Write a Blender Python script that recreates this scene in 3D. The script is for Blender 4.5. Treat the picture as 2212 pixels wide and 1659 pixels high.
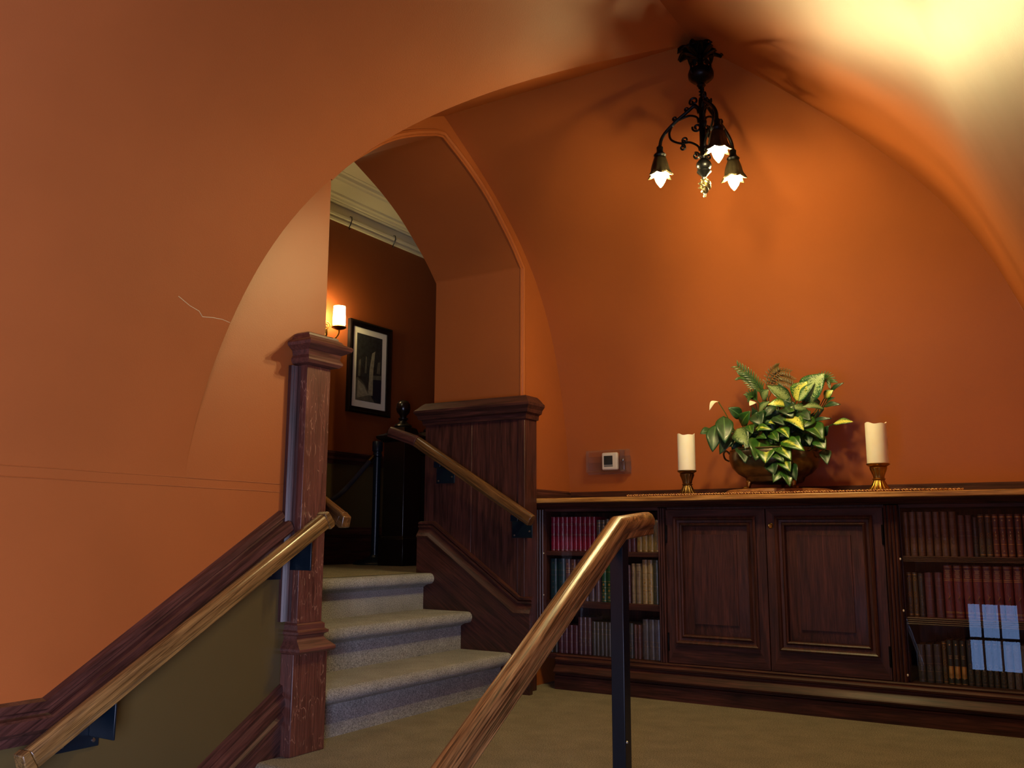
import bpy, bmesh, math, random
from mathutils import Vector, Matrix, Euler

# ------------------------------------------------------------------ clear, camera, light
for o in list(bpy.data.objects):
    bpy.data.objects.remove(o, do_unlink=True)
S = bpy.context.scene
COL = S.collection
R = math.radians

cam = bpy.data.cameras.new('camera')
cam.sensor_width = 36.0
cam.lens = 31.958
cam.clip_start = 0.02
cam.clip_end = 60
cam_o = bpy.data.objects.new('camera', cam)
COL.objects.link(cam_o)
yaw, pit, rol = R(32.0112), R(9.40569), R(0.2142)
fw = Vector((-math.sin(yaw) * math.cos(pit), math.cos(yaw) * math.cos(pit), math.sin(pit)))
r0 = fw.cross(Vector((0, 0, 1))).normalized()
u0 = r0.cross(fw)
rr = math.cos(rol) * r0 + math.sin(rol) * u0
uu = -math.sin(rol) * r0 + math.cos(rol) * u0
m = Matrix((rr, uu, -fw)).transposed().to_4x4()
m.translation = Vector((0, 0, 0.72))
cam_o.matrix_world = m
S.camera = cam_o

BULB = 980.0          # chandelier bulb emission
SCONCE = 85.0         # hall sconce shade emission
w = bpy.data.worlds.new('daylight')
S.world = w
w.use_nodes = True
bg = w.node_tree.nodes['Background']
bg.inputs[0].default_value = (0.36, 0.52, 1.0, 1)
bg.inputs[1].default_value = 3.0

def area(name, loc, rot, sx, sy, power, color):
    l = bpy.data.lights.new(name, 'AREA')
    l.shape = 'RECTANGLE'
    l.size, l.size_y = sx, sy
    l.energy = power
    l.color = color
    o = bpy.data.objects.new(name, l)
    COL.objects.link(o)
    o.location = loc
    o.rotation_euler = rot
    return o

def point(name, loc, power, color, rad=0.04):
    l = bpy.data.lights.new(name, 'POINT')
    l.energy = power
    l.color = color
    l.shadow_soft_size = rad
    o = bpy.data.objects.new(name, l)
    COL.objects.link(o)
    o.location = loc
    return o

# daylight through the glazed street door at the foot of the stairs (behind the camera)
area('door_daylight', (-0.835, -3.80, -0.95), (R(-90), 0, R(180)), 0.9, 2.0, 20.0, (0.26, 0.48, 1.0))
# and through the side window of the lower landing, right of the camera
area('window_daylight', (0.34, -0.85, 0.3), (0, R(90), 0), 1.5, 1.35, 205.0, (0.66, 0.70, 1.0))
# unseen fill lights added to brighten the lower landing and the hall
point('landing_fill', (-1.0, -1.9, 1.7), 4.0, (1.0, 0.82, 0.62), 0.22)
point('hall_fill', (-3.4, 3.0, 2.55), 5.5, (1.0, 0.88, 0.60), 0.08)

vs = S.view_settings
vs.view_transform = 'Standard'
vs.look = 'None'
vs.gamma = 1.0
vs.use_curve_mapping = False
vs.exposure = 0.0
S.cycles.use_denoising = True
S.cycles.max_bounces = 8
S.cycles.sample_clamp_indirect = 6.0

# ------------------------------------------------------------------ helpers: mesh
class MB:
    def __init__(self):
        self.v, self.f, self.m = [], [], []

    def add(self, vs_, fs, mat=0):
        n = len(self.v)
        self.v += [tuple(p) for p in vs_]
        self.f += [tuple(i + n for i in f) for f in fs]
        self.m += [mat] * len(fs)
        return self

    def box(self, x0, y0, z0, x1, y1, z1, mat=0):
        vs_ = [(x, y, z) for z in (z0, z1) for y in (y0, y1) for x in (x0, x1)]
        return self.add(vs_, [(0, 2, 3, 1), (4, 5, 7, 6), (0, 1, 5, 4), (2, 6, 7, 3), (0, 4, 6, 2), (1, 3, 7, 5)], mat)

    def loft(self, loops, cap=True, mat=0, closed=True):
        n = len(loops[0])
        vs_ = [p for l in loops for p in l]
        fs = []
        for i in range(len(loops) - 1):
            for j in range(n if closed else n - 1):
                k = (j + 1) % n
                fs.append((i * n + j, i * n + k, (i + 1) * n + k, (i + 1) * n + j))
        if cap and closed:
            fs.append(tuple(range(n - 1, -1, -1)))
            fs.append(tuple((len(loops) - 1) * n + j for j in range(n)))
        return self.add(vs_, fs, mat)

    def rects(self, x0, x1, y0, y1, levels, sides=(1, 1, 1, 1), mat=0):
        a, b, c, d = sides
        return self.loft([[(x0 - a * e, y0 - c * e, z), (x1 + b * e, y0 - c * e, z), (x1 + b * e, y1 + d * e, z), (x0 - a * e, y1 + d * e, z)]
                          for z, e in levels], mat=mat)

    def lathe(self, prof, c=(0, 0, 0), n=20, cap=True, flute=0, depth=0.0, mat=0):
        loops = []
        for pr in prof:
            r, z = pr[0], pr[1]
            fl = depth if len(pr) > 2 and pr[2] else 0.0
            lp = []
            for i in range(n):
                a = 2 * math.pi * i / n
                q = r * (1 + fl * math.cos(flute * a)) if flute else r
                lp.append((c[0] + q * math.cos(a), c[1] + q * math.sin(a), c[2] + z))
            loops.append(lp)
        return self.loft(loops, cap=cap, mat=mat)

    def tube(self, pts, rad, n=8, cap=True, mat=0):
        pts = [Vector(p) for p in pts]
        if not isinstance(rad, (list, tuple)):
            rad = [rad] * len(pts)
        t = (pts[1] - pts[0]).normalized()
        ref = Vector((0, 0, 1)) if abs(t.z) < 0.9 else Vector((1, 0, 0))
        nrm = t.cross(ref).normalized()
        loops = []
        for i, p in enumerate(pts):
            if i == 0:
                t = pts[1] - pts[0]
            elif i == len(pts) - 1:
                t = pts[-1] - pts[-2]
            else:
                t = pts[i + 1] - pts[i - 1]
            t.normalize()
            nrm = (nrm - t * nrm.dot(t)).normalized()
            b = t.cross(nrm)
            loops.append([p + rad[i] * (math.cos(2 * math.pi * k / n) * nrm + math.sin(2 * math.pi * k / n) * b) for k in range(n)])
        return self.loft(loops, cap=cap, mat=mat)

    def sweep(self, prof, path, N, cap=True, mat=0, closed=True):
        """profile (a along N, b across) along a path in a plane square to N, mitred at the corners"""
        N = Vector(N)
        pts = [Vector(p) for p in path]
        loops = []
        for i, p in enumerate(pts):
            t0 = (p - pts[i - 1]).normalized() if i else (pts[1] - p).normalized()
            t1 = (pts[i + 1] - p).normalized() if i < len(pts) - 1 else t0
            b0, b1 = N.cross(t0), N.cross(t1)
            mi = (b0 + b1).normalized()
            sc = 1 / max(0.25, mi.dot(b0))
            loops.append([p + N * a + mi * (b * sc) for a, b in prof])
        return self.loft(loops, cap=cap, mat=mat, closed=closed)

    def prism(self, poly, axis, lo, hi, mat=0):
        """polygon in the two other axes (cyclic order y,z / z,x / x,y) pushed along axis"""
        def P(p, h):
            q = [0, 0, 0]
            q[axis] = h
            q[(axis + 1) % 3] = p[0]
            q[(axis + 2) % 3] = p[1]
            return tuple(q)
        return self.loft([[P(p, lo) for p in poly], [P(p, hi) for p in poly]], mat=mat)

    def build(self, name, mats, parent=None, bevel=0.0, sharp=38, seg=2):
        me = bpy.data.meshes.new(name)
        me.from_pydata(self.v, [], self.f)
        if not isinstance(mats, (list, tuple)):
            mats = [mats]
        for x in mats:
            me.materials.append(x)
        if len(mats) > 1:
            me.polygons.foreach_set('material_index', self.m)
        bm = bmesh.new()
        bm.from_mesh(me)
        bmesh.ops.recalc_face_normals(bm, faces=bm.faces)
        bm.to_mesh(me)
        bm.free()
        me.polygons.foreach_set('use_smooth', [True] * len(me.polygons))
        me.set_sharp_from_angle(angle=R(sharp))
        ob = bpy.data.objects.new(name, me)
        COL.objects.link(ob)
        if bevel:
            b = ob.modifiers.new('bevel', 'BEVEL')
            b.width = bevel
            b.segments = seg
            b.limit_method = 'ANGLE'
            b.angle_limit = R(30)
            b.harden_normals = False
        if parent is not None:
            ob.parent = parent
            root = parent
            off = Vector((0, 0, 0))
            while root is not None:
                off += root.location
                root = root.parent
            # parts are modelled in world coordinates
            if parent.get('world_parts', 1) and parent.type == 'EMPTY':
                ob.matrix_parent_inverse = Matrix.Translation(-parent.location)
        return ob

def tag(o, label=None, cat=None, group=None, kind=None):
    if label: o['label'] = label
    if cat: o['category'] = cat
    if group: o['group'] = group
    if kind: o['kind'] = kind
    return o

def thing(name, label, cat, loc, group=None):
    o = bpy.data.objects.new(name, None)
    COL.objects.link(o)
    o.location = loc
    o.empty_display_size = 0.05
    return tag(o, label, cat, group)

def struct(ob, label=None):
    return tag(ob, label, kind='structure')

def spline(pts, n):
    """Catmull-Rom through pts, n samples per span"""
    P = [Vector(p) for p in pts]
    P = [2 * P[0] - P[1]] + P + [2 * P[-1] - P[-2]]
    out = []
    for i in range(1, len(P) - 2):
        for k in range(n):
            t = k / n
            a, b, c, d = P[i - 1], P[i], P[i + 1], P[i + 2]
            out.append(0.5 * ((2 * b) + (c - a) * t + (2 * a - 5 * b + 4 * c - d) * t * t + (3 * b - a - 3 * c + d) * t ** 3))
    out.append(P[-2])
    return out

# ------------------------------------------------------------------ helpers: materials
def lin(c):
    return tuple(((x / 255) / 12.92 if x <= 10 else (((x / 255) + 0.055) / 1.055) ** 2.4) for x in c) + (1.0,)

class NT:
    def __init__(self, name):
        self.mat = bpy.data.materials.new(name)
        self.mat.use_nodes = True
        self.t = self.mat.node_tree
        self.t.nodes.clear()
        self.out = self.n('ShaderNodeOutputMaterial')
        self.b = self.n('ShaderNodeBsdfPrincipled')
        self.l(self.b.outputs[0], self.out.inputs[0])
        self.tc = self.n('ShaderNodeTexCoord')

    def n(self, t, **kw):
        x = self.t.nodes.new(t)
        for k, v in kw.items():
            setattr(x, k, v)
        return x

    def l(self, a, b):
        self.t.links.new(a, b)

    def set(self, **kw):
        for k, v in kw.items():
            self.b.inputs[k.replace('_', ' ')].default_value = v
        return self

    def noise(self, vec, scale, detail=3.0, rough=0.55, dist=0.0):
        x = self.n('ShaderNodeTexNoise')
        x.inputs['Scale'].default_value = scale
        x.inputs['Detail'].default_value = detail
        x.inputs['Roughness'].default_value = rough
        x.inputs['Distortion'].default_value = dist
        self.l(vec, x.inputs['Vector'])
        return x.outputs['Fac']

    def ramp(self, fac, stops):
        x = self.n('ShaderNodeValToRGB')
        e = x.color_ramp.elements
        while len(e) < len(stops):
            e.new(0.5)
        for i, (p, c) in enumerate(stops):
            e[i].position = p
            e[i].color = c if len(c) == 4 else tuple(c) + (1,)
        self.l(fac, x.inputs[0])
        return x.outputs[0]

    def mix(self, fac, a, b, mode='MIX'):
        x = self.n('ShaderNodeMix', data_type='RGBA', blend_type=mode)
        for s, v in ((x.inputs[0], fac), (x.inputs[6], a), (x.inputs[7], b)):
            if hasattr(v, 'is_linked'):
                self.l(v, s)
            elif isinstance(v, (int, float)):
                s.default_value = v
            else:
                s.default_value = v
        return x.outputs[2]

    def stretch(self, d, scale):
        """object coordinates turned so that d is x, then scaled"""
        x = self.n('ShaderNodeMapping', vector_type='TEXTURE')
        q = Vector((1, 0, 0)).rotation_difference(Vector(d).normalized())
        x.inputs['Rotation'].default_value = q.to_euler()
        x.inputs['Scale'].default_value = tuple(1 / s for s in scale)
        self.l(self.tc.outputs['Object'], x.inputs['Vector'])
        return x.outputs[0]

    def bump(self, h, strength, dist=0.002, prev=None):
        x = self.n('ShaderNodeBump')
        x.inputs['Strength'].default_value = strength
        x.inputs['Distance'].default_value = dist
        self.l(h, x.inputs['Height'])
        if prev is not None:
            self.l(prev, x.inputs['Normal'])
        return x.outputs[0]

def paint(name, c, rough=0.4, var=0.08, bump=0.25, wave=0.25, spec=0.5):
    t = NT(name)
    o = t.tc.outputs['Object']
    c0 = lin(c)
    d = tuple(x * (1 - var) for x in c0[:3]) + (1,)
    e = tuple(min(1, x * (1 + var)) for x in c0[:3]) + (1,)
    t.l(t.ramp(t.noise(o, 1.7, 4), [(0.3, d), (0.7, e)]), t.b.inputs['Base Color'])
    t.set(Roughness=rough)
    t.b.inputs['Specular IOR Level'].default_value = spec
    b1 = t.bump(t.noise(o, 2.6, 2), wave, 0.02)
    b2 = t.bump(t.noise(o, 260, 3), bump, 0.0012, b1)
    t.l(b2, t.b.inputs['Normal'])
    return t.mat

def wood(name, dark, light, d=(0, 0, 1), rough=0.42, s=1.0, fleck=0.0, pore=0.5, coat=0.12, bumps=0.35, spec=.5):
    t = NT(name)
    v1 = t.stretch(d, (1.3 * s, 16 * s, 16 * s))
    v2 = t.stretch(d, (7 * s, 260 * s, 260 * s))
    g = t.noise(v1, 3.0, 6, 0.62, 0.9)
    col = t.ramp(g, [(0.3, lin(dark)), (0.52, tuple((a + b) / 2 for a, b in zip(lin(dark), lin(light)))), (0.72, lin(light))])
    p = t.noise(v2, 1.0, 3, 0.6)
    pr = t.ramp(p, [(0.36, (1 - pore,) * 3), (0.56, (1, 1, 1))])
    col = t.mix(1.0, col, pr, 'MULTIPLY')
    if fleck:
        v3 = t.stretch(d, (9, 34, 34))
        q = t.noise(v3, 1.0, 2, 0.5, 1.4)
        line = t.ramp(q, [(0.484, (0, 0, 0)), (0.5, (1, 1, 1)), (0.516, (0, 0, 0))])
        keep = t.ramp(t.noise(t.tc.outputs['Object'], 16, 2), [(0.44, (0, 0, 0)), (0.56, (1, 1, 1))])
        msk = t.mix(1.0, line, keep, 'MULTIPLY')
        sc = t.mix(fleck, (0, 0, 0, 1), msk)
        col = t.mix(sc, col, lin((222, 170, 138)))
    t.l(col, t.b.inputs['Base Color'])
    t.set(Roughness=rough)
    t.b.inputs['Specular IOR Level'].default_value = spec
    t.b.inputs['Coat Weight'].default_value = coat
    t.b.inputs['Coat Roughness'].default_value = 0.22
    t.l(t.bump(p, bumps, 0.0008), t.b.inputs['Normal'])
    return t.mat

def metal(name, c, rough=0.3, metallic=1.0, var=0.2, bump=0.1):
    t = NT(name)
    o = t.tc.outputs['Object']
    c0 = lin(c)
    t.l(t.ramp(t.noise(o, 40, 3), [(0.3, tuple(x * (1 - var) for x in c0[:3]) + (1,)), (0.7, tuple(min(1, x * (1 + var)) for x in c0[:3]) + (1,))]), t.b.inputs['Base Color'])
    t.set(Roughness=rough, Metallic=metallic)
    t.l(t.bump(t.noise(o, 120, 2), bump, 0.001), t.b.inputs['Normal'])
    return t.mat

def flat(name, c, rough=0.5, metallic=0.0, var=0.06, scale=30):
    t = NT(name)
    c0 = lin(c)
    t.l(t.ramp(t.noise(t.tc.outputs['Object'], scale, 3), [(0.3, tuple(x * (1 - var) for x in c0[:3]) + (1,)), (0.7, tuple(min(1, x * (1 + var)) for x in c0[:3]) + (1,))]), t.b.inputs['Base Color'])
    t.set(Roughness=rough, Metallic=metallic)
    return t.mat

def emit(name, c, strength):
    t = NT(name)
    e = t.n('ShaderNodeEmission')
    e.inputs[0].default_value = tuple(c) + (1,)
    e.inputs[1].default_value = strength
    t.l(e.outputs[0], t.out.inputs[0])
    return t.mat

def carpet(name, c1, c2, big=0.12):
    t = NT(name)
    o = t.tc.outputs['Object']
    f = t.noise(o, 250, 4, 0.75)
    col = t.ramp(f, [(0.32, lin(c1)), (0.68, lin(c2))])
    g = t.ramp(t.noise(o, 9, 4), [(0.3, (1 - big,) * 3), (0.7, (1 + big,) * 3)])
    t.l(t.mix(1.0, col, g, 'MULTIPLY'), t.b.inputs['Base Color'])
    t.set(Roughness=0.95)
    t.b.inputs['Specular IOR Level'].default_value = 0.1
    t.l(t.bump(t.noise(o, 420, 3, 0.7), 0.8, 0.004), t.b.inputs['Normal'])
    return t.mat

def pane(name, refl=0.09, tint=(1, 1, 1), rough=0.0):
    t = NT(name)
    tr = t.n('ShaderNodeBsdfTransparent')
    tr.inputs[0].default_value = tuple(tint) + (1,)
    gl = t.n('ShaderNodeBsdfGlossy')
    gl.inputs['Roughness'].default_value = rough
    fr = t.n('ShaderNodeFresnel')
    fr.inputs[0].default_value = 1.5
    ad = t.n('ShaderNodeMath', operation='MULTIPLY_ADD')
    ad.inputs[1].default_value = 1.6
    ad.inputs[2].default_value = refl - 0.06
    t.l(fr.outputs[0], ad.inputs[0])
    ge = t.n('ShaderNodeNewGeometry')
    fb = t.n('ShaderNodeMath', operation='SUBTRACT')
    fb.inputs[0].default_value = 1.0
    t.l(ge.outputs['Backfacing'], fb.inputs[1])
    mu = t.n('ShaderNodeMath', operation='MULTIPLY')
    t.l(ad.outputs[0], mu.inputs[0])
    t.l(fb.outputs[0], mu.inputs[1])
    mx = t.n('ShaderNodeMixShader')
    t.l(mu.outputs[0], mx.inputs[0])
    t.l(tr.outputs[0], mx.inputs[1])
    t.l(gl.outputs[0], mx.inputs[2])
    t.l(mx.outputs[0], t.out.inputs[0])
    return t.mat

M = {}
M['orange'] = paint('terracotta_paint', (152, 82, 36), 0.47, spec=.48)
M['shaded_orange'] = paint('shaded_terracotta_paint', (128, 66, 30), 0.42)  # same terracotta, with the dimness of the hall put into the colour
M['olive'] = paint('olive_paint', (80, 67, 38), 0.38)
M['cream'] = paint('cream_paint', (206, 198, 158), 0.5, 0.04)
mah_d, mah_l = (40, 20, 18), (88, 48, 41)
M['mah_z'] = wood('mahogany_upright', mah_d, mah_l, (0, 0, 1), .45, spec=.35, coat=.08)
M['mah_x'] = wood('mahogany_along_bookcase', mah_d, mah_l, (1, 0, 0), .5, spec=.28, coat=.04)
M['mah_y'] = wood('mahogany_along_wall', mah_d, mah_l, (0, 1, 0))
M['mah_fleck'] = wood('quartersawn_newel_oak', (74, 40, 34), (112, 66, 54), (0, 0, 1), 0.36, fleck=0.36)
M['mah_newel'] = wood('newel_cap_oak', (74, 40, 34), (112, 66, 54), (0, 1, 0), 0.4)
M['mah_slope'] = wood('mahogany_down_stairs', mah_d, (100, 60, 52), (0, 0.85, 0.52), 0.36)
M['mah_stair'] = wood('mahogany_stair_panel', mah_d, (84, 44, 36), (-0.84, 0, 0.54), 0.38)
M['oak_x'] = wood('golden_oak_top', (140, 90, 42), (214, 158, 88), (1, 0, 0), 0.32)
M['oak_slope'] = wood('golden_oak_rail', (84, 60, 32), (160, 122, 70), (0, 0.855, 0.52), 0.26, 1.0, pore=0.6, coat=0.5)
M['oak_center'] = wood('open_grain_oak_rail', (84, 46, 22), (206, 156, 96), (0, 0.855, 0.52), 0.34, 1.0, pore=0.85, coat=0.3, bumps=1.0)
M['oak_stair'] = wood('dark_oak_rail', (60, 38, 22), (128, 90, 50), (-0.85, 0, 0.52), 0.28, coat=0.5)
M['carpet'] = carpet('brown_carpet', (68, 63, 53), (172, 163, 140))
M['carpet_step'] = carpet('grey_brown_stair_carpet', (66, 66, 68), (188, 188, 188))
M['black_metal'] = metal('black_painted_steel', (9, 23, 35), 0.3, 0.1, 0.1)
M['iron'] = metal('black_wrought_iron', (20, 20, 22), 0.34, 0.85, 0.3, 0.3)
M['brass'] = metal('aged_brass', (168, 128, 60), 0.3, 1.0, 0.3)
M['brass_dark'] = metal('dark_brass', (104, 80, 46), 0.34, 1.0, 0.3)
M['steel'] = metal('steel_screw', (150, 150, 150), 0.3)
M['pin'] = metal('bright_glass_pin', (240, 236, 226), .35, .4, .02)
M['bronze'] = metal('brown_bronze', (98, 90, 74), 0.26, 0.9, 0.3, 0.2)
M['ebony'] = flat('black_lacquer', (14, 9, 8), 0.25)
M['glass'] = pane('bookcase_glass', 0.035)
M['bulb'] = emit('lit_bulb', (1.0, 0.77, 0.33), BULB)
M['shade_lit'] = emit('lit_opal_shade', (1.0, 0.74, 0.34), SCONCE)

# ------------------------------------------------------------------ vault geometry
XL, XA, YR = -2.32, -1.13, 3.12
SL, SN, SF, SR = 1.19, 1.29, 1.182, 1.12
Z0 = 0.85
ZTOP = 2.594
def dn_(z):
    u = max(0.0, z - Z0)
    return max(0.0, 1 - (0.41 * u ** 2 - 0.438 * u ** 3 + 0.286 * u ** 4 - 0.014 * u ** 6) / 1.165)
def dn(z):
    if z > 2.5: return max(0.0, (ZTOP - z) / (ZTOP - 2.5)) ** .95 * dn_(2.5)
    return dn_(z)
ZT = ZTOP
def xleft(z): return XA - SL * dn(z)
def ynear(z): return YR - SN * dn(z)
def yfar(z): return YR + SF * dn(z)
X17 = XA + SR * dn(1.7)
def xright(z):
    if z >= 1.7: return XA + SR * dn(z)
    return X17 + 0.42 * (1.7 - max(z, 0.8)) - 0.05 * max(0, 1.7 - max(z, 0.8)) ** 2
XR = xright(0.8)
YB = -3.7                       # street-door wall
NZ = 56
ZS = [Z0 + (ZT - Z0) * math.sin(math.pi / 2 * i / NZ) for i in range(NZ + 1)]

def strip(name, lo, hi, zs, mat):
    b = MB()
    for z in zs:
        b.v += [lo(z), hi(z)]
    b.f = [(2 * i, 2 * i + 1, 2 * i + 3, 2 * i + 2) for i in range(len(zs) - 1)]
    b.m = [0] * len(b.f)
    return struct(b.build(name, mat, sharp=60))

strip('ceiling', lambda z: (xleft(z), YB, z), lambda z: (xleft(z), ynear(z), z), ZS, M['orange'])['label'] = 'orange curved vault springing from the left wall'
zr = [-2.05, 0.0, 0.8, 0.9, 1.0, 1.1, 1.2, 1.3, 1.4, 1.5, 1.6, 1.7] + [z for z in ZS if z > 1.72]
zlow = [z for z in zr if z < -.51] + [-.5]
zupp = [1.1] + [z for z in zr if z > 1.11]
for zz in (zlow, zupp):
    strip('wall_right', lambda z: (xright(z), -1.55, z), lambda z: (xright(z), -.15, z), zz, M['orange'])
strip('wall_right', lambda z: (xright(z), YB, z), lambda z: (xright(z), -1.55, z), zr, M['orange'])
strip('ceiling', lambda z: (xright(z), -.15, z), lambda z: (xright(z), yfar(z), z), zr, M['orange'])['label'] = 'orange curved vault on the right side'
strip('ceiling', lambda z: (XL, yfar(z), z), lambda z: (xright(z), yfar(z), z), ZS, M['orange'])['label'] = 'orange vault curving up from the back wall'
strip('ceiling', lambda z: (XL, ynear(z), z), lambda z: (xleft(z), ynear(z), z), ZS, M['orange'])['label'] = 'dark sliver of vault above the stair archway'
b = MB(); b.box(XL, yfar(0), -0.05, XR, yfar(0) + 0.05, Z0)
struct(b.build('wall_back', M['orange']))

# archway in the left wall
OC, OH = 3.101, 0.689
ARCH = [(0.689, 2.045), (0.607, 2.13), (0.516, 2.208), (0.364, 2.323), (0.195, 2.415), (0.0, 2.496)]
arch = [(p.x, p.y) for p in spline([(a, z, 0) for a, z in ARCH], 6)]
def oh(z):
    if z <= arch[0][1]: return OH
    for (a0, z0), (a1, z1) in zip(arch[:-1], arch[1:]):
        if z0 <= z <= z1: return a0 + (a1 - a0) * (z - z0) / (z1 - z0)
    return 0.0
ZARCH = arch[-1][1]
def yhi(z): return OC + oh(z)
def ylo(z): return OC - oh(z)
zw = sorted(set([Z0] + [z for _, z in arch] + ZS))
b = MB()
def quadstrip(b, x, lo, hi, zs):
    n = len(b.v)
    for z in zs:
        b.v += [(x, lo(z), z), (x, hi(z), z)]
    b.f += [(n + 2 * i, n + 2 * i + 1, n + 2 * i + 3, n + 2 * i + 2) for i in range(len(zs) - 1)]
    b.m += [0] * (len(zs) - 1)
quadstrip(b, XL, ynear, ylo, [z for z in zw if z <= ZARCH])
quadstrip(b, XL, yhi, yfar, [z for z in zw if z <= ZARCH])
quadstrip(b, XL, ynear, yfar, [z for z in zw if z >= ZARCH])
quadstrip(b, XL, lambda z: YB, ylo, [-2.05, 0.0, Z0])
quadstrip(b, XL, yhi, yfar, [-0.02, Z0])
struct(b.build('wall_left', M['orange'], sharp=60), 'orange wall with the pointed stair archway')
# reveal of the archway
XH = -2.85
edge = [(OC + OH, -0.02)] + [(OC + a, z) for a, z in arch] + [(OC - a, z) for a, z in reversed(arch[:-1])] + [(OC - OH, -0.02)]
b = MB()
b.loft([[(XL, y, z) for y, z in edge], [(XH, y, z) for y, z in edge]], cap=False, closed=False)
struct(b.build('wall_archway', M['orange'], sharp=45), 'orange reveal and soffit of the stair archway')
# painted bead round the archway
bead = [(-.001, -.020), (.004, -.020), (.004, -.013), (.012, -.010), (.016, 0), (.012, .010), (.004, .013), (.004, .020), (-.001, .020)]
path = [(OC + OH + .017, 1.375)] + [(OC + a + (.017 if i == 0 else .012), z + .012) for i, (a, z) in enumerate(arch)] + [(OC - a - .012, z + .012) for a, z in reversed(arch[:-1])]
b = MB(); b.sweep(bead, [(XL, y, z) for y, z in path], (1, 0, 0))
struct(b.build('trim_1', M['orange']), 'orange bead moulding round the archway')

# hall beyond the archway
HX, HF, HC = -4.05, 0.53, 2.975
HY0, HY1 = 0.6, 8.0
b = MB()
zh = [HF - .6, HF] + [z for z in zw if HF < z <= ZARCH]
quadstrip(b, XH, lambda z: HY0, ylo, zh)
quadstrip(b, XH, yhi, lambda z: HY1, zh)
quadstrip(b, XH, lambda z: HY0, lambda z: HY1, [ZARCH, HC + .02])
struct(b.build('wall_hall_near', M['shaded_orange'], sharp=60))
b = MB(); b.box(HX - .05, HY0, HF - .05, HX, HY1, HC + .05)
struct(b.build('wall_hall_far', M['shaded_orange']), 'orange hall wall beyond the stairs, shade put into its colour')
b = MB(); b.box(HX, HY0, HF, HX + .004, HY1, 1.17)
struct(b.build('wall_hall_dado', M['olive']), 'olive lower part of the hall wall')
b = MB(); b.box(HX, HY0 - .05, HF - .05, XH, HY0, HC + .05); struct(b.build('wall_hall_end', M['shaded_orange']))
b = MB(); b.box(HX, HY1, HF - .05, XH, HY1 + .05, HC + .05); struct(b.build('wall_hall_end', M['shaded_orange']))
b = MB(); b.box(HX, HY0, HC, XH, HY1, HC + .05); struct(b.build('ceiling_hall', M['cream']), 'cream hall ceiling')
prof = [(0, 2.823), (.006, 2.823), (.006, 2.875), (.02, 2.875), (.03, 2.885), (.03, 2.892), (.045, 2.894), (.052, 2.905), (.075, 2.909), (.08, 2.922), (.10, 2.926),
        (.20, 2.94), (.21, 2.95), (.23, 2.952), (.24, 2.968), (.26, 2.972), (.26, HC), (0, HC)]
b = MB(); b.loft([[(HX + a, y, z) for a, z in prof] for y in (HY0, HY1)])
struct(b.build('trim_2', M['cream'], sharp=25), 'cream stepped cornice of the hall')
prof = [(0, 2.762), (.016, 2.764), (.02, 2.776), (.012, 2.782), (.012, 2.79), (.026, 2.796), (.03, 2.808), (.026, 2.82), (0, 2.823)]
b = MB(); b.loft([[(HX + a, y, z) for a, z in prof] for y in (HY0, HY1)])
struct(b.build('trim_3', M['cream'], sharp=25), 'cream picture rail under the hall cornice')
prof = [(0, 1.165), (.014, 1.165), (.014, 1.185), (.03, 1.192), (.03, 1.206), (.018, 1.214), (.034, 1.228), (.034, 1.24), (0, 1.246)]
b = MB(); b.loft([[(HX + a, y, z) for a, z in prof] for y in (HY0, HY1)])
struct(b.build('trim_4', M['mah_y'], sharp=25), 'dark wooden chair rail of the hall')
prof = [(0, HF), (.03, HF), (.03, .69), (.024, .695), (.024, .705), (.034, .715), (.03, .74), (.016, .75), (.016, .762), (0, .766)]
b = MB(); b.loft([[(HX + a, y, z) for a, z in prof] for y in (HY0, HY1)])
struct(b.build('baseboard_hall', M['mah_y'], sharp=25), 'dark wooden baseboard of the hall')

# floors
b = MB(); b.box(HX, HY0, HF - .05, -2.815, HY1, HF)
struct(b.build('floor_hall', M['carpet']), 'carpeted hall floor')
nose = [(0, -.018), (-.004, -.008), (-.012, -.001), (-.02, 0)]
def step_profile(z, h, back, over=.042, r=.026):
    """(u, z) outline of a carpeted step: u = 0 at the riser, positive to the front"""
    p = [(0, z - h), (0, z - .068), (over * .3, z - .06), (over * .62, z - .054)]
    for k in range(7):
        a = -math.pi / 2 + math.pi * k / 6
        p.append((over - r * .0 + r * math.cos(a) * .9, z - r + r * math.sin(a)))
    p += [(-back, z), (-back, z - h)]
    return p
pr = step_profile(0, .16, 0.1)
land = [(2.215 - u, z) for u, z in pr]
b = MB()
b.prism([(2.215 - u, z) for u, z in step_profile(0, .18, 2.1)], 0, XL - .1, XR)
struct(b.build('floor', M['carpet']), 'brown carpet of the landing')
ls = thing('carpeted_stairs', 'carpeted steps going down from the landing along the left wall', 'stairs', (-1.1, 1.6, -.54))
for i in (1, 2):
    b = MB(); b.prism([(2.215 - .28 * i - u, z) for u, z in step_profile(-.18 * i, .18, .28)], 0, XL + .02, XR - .006)
    b.build('step', M['carpet_step'], ls)
b = MB(); b.box(XL, -.55, -.6, XR, 1.655, -.54); struct(b.build('floor_lower', M['carpet']))
es = thing('carpeted_stairs', 'carpeted steps between the street door and the lower landing', 'stairs', (-1.1, -1.5, -1.98))
for i in range(1, 8):
    b = MB(); b.prism([(-.55 - .26 * i - u, z) for u, z in step_profile(-.54 - .18 * i, .18, .26)], 0, XL + .006, XR - .006)
    b.build('step', M['carpet_step'], es)
b = MB(); b.prism([(-.55 - u, z) for u, z in step_profile(-.54, .18, .02)], 0, XL + .006, XR - .006); b.build('step', M['carpet_step'], es)
b = MB(); b.box(XL, YB, -2.05, XR, -2.36, -1.98); struct(b.build('floor_entry', M['carpet']))

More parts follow.
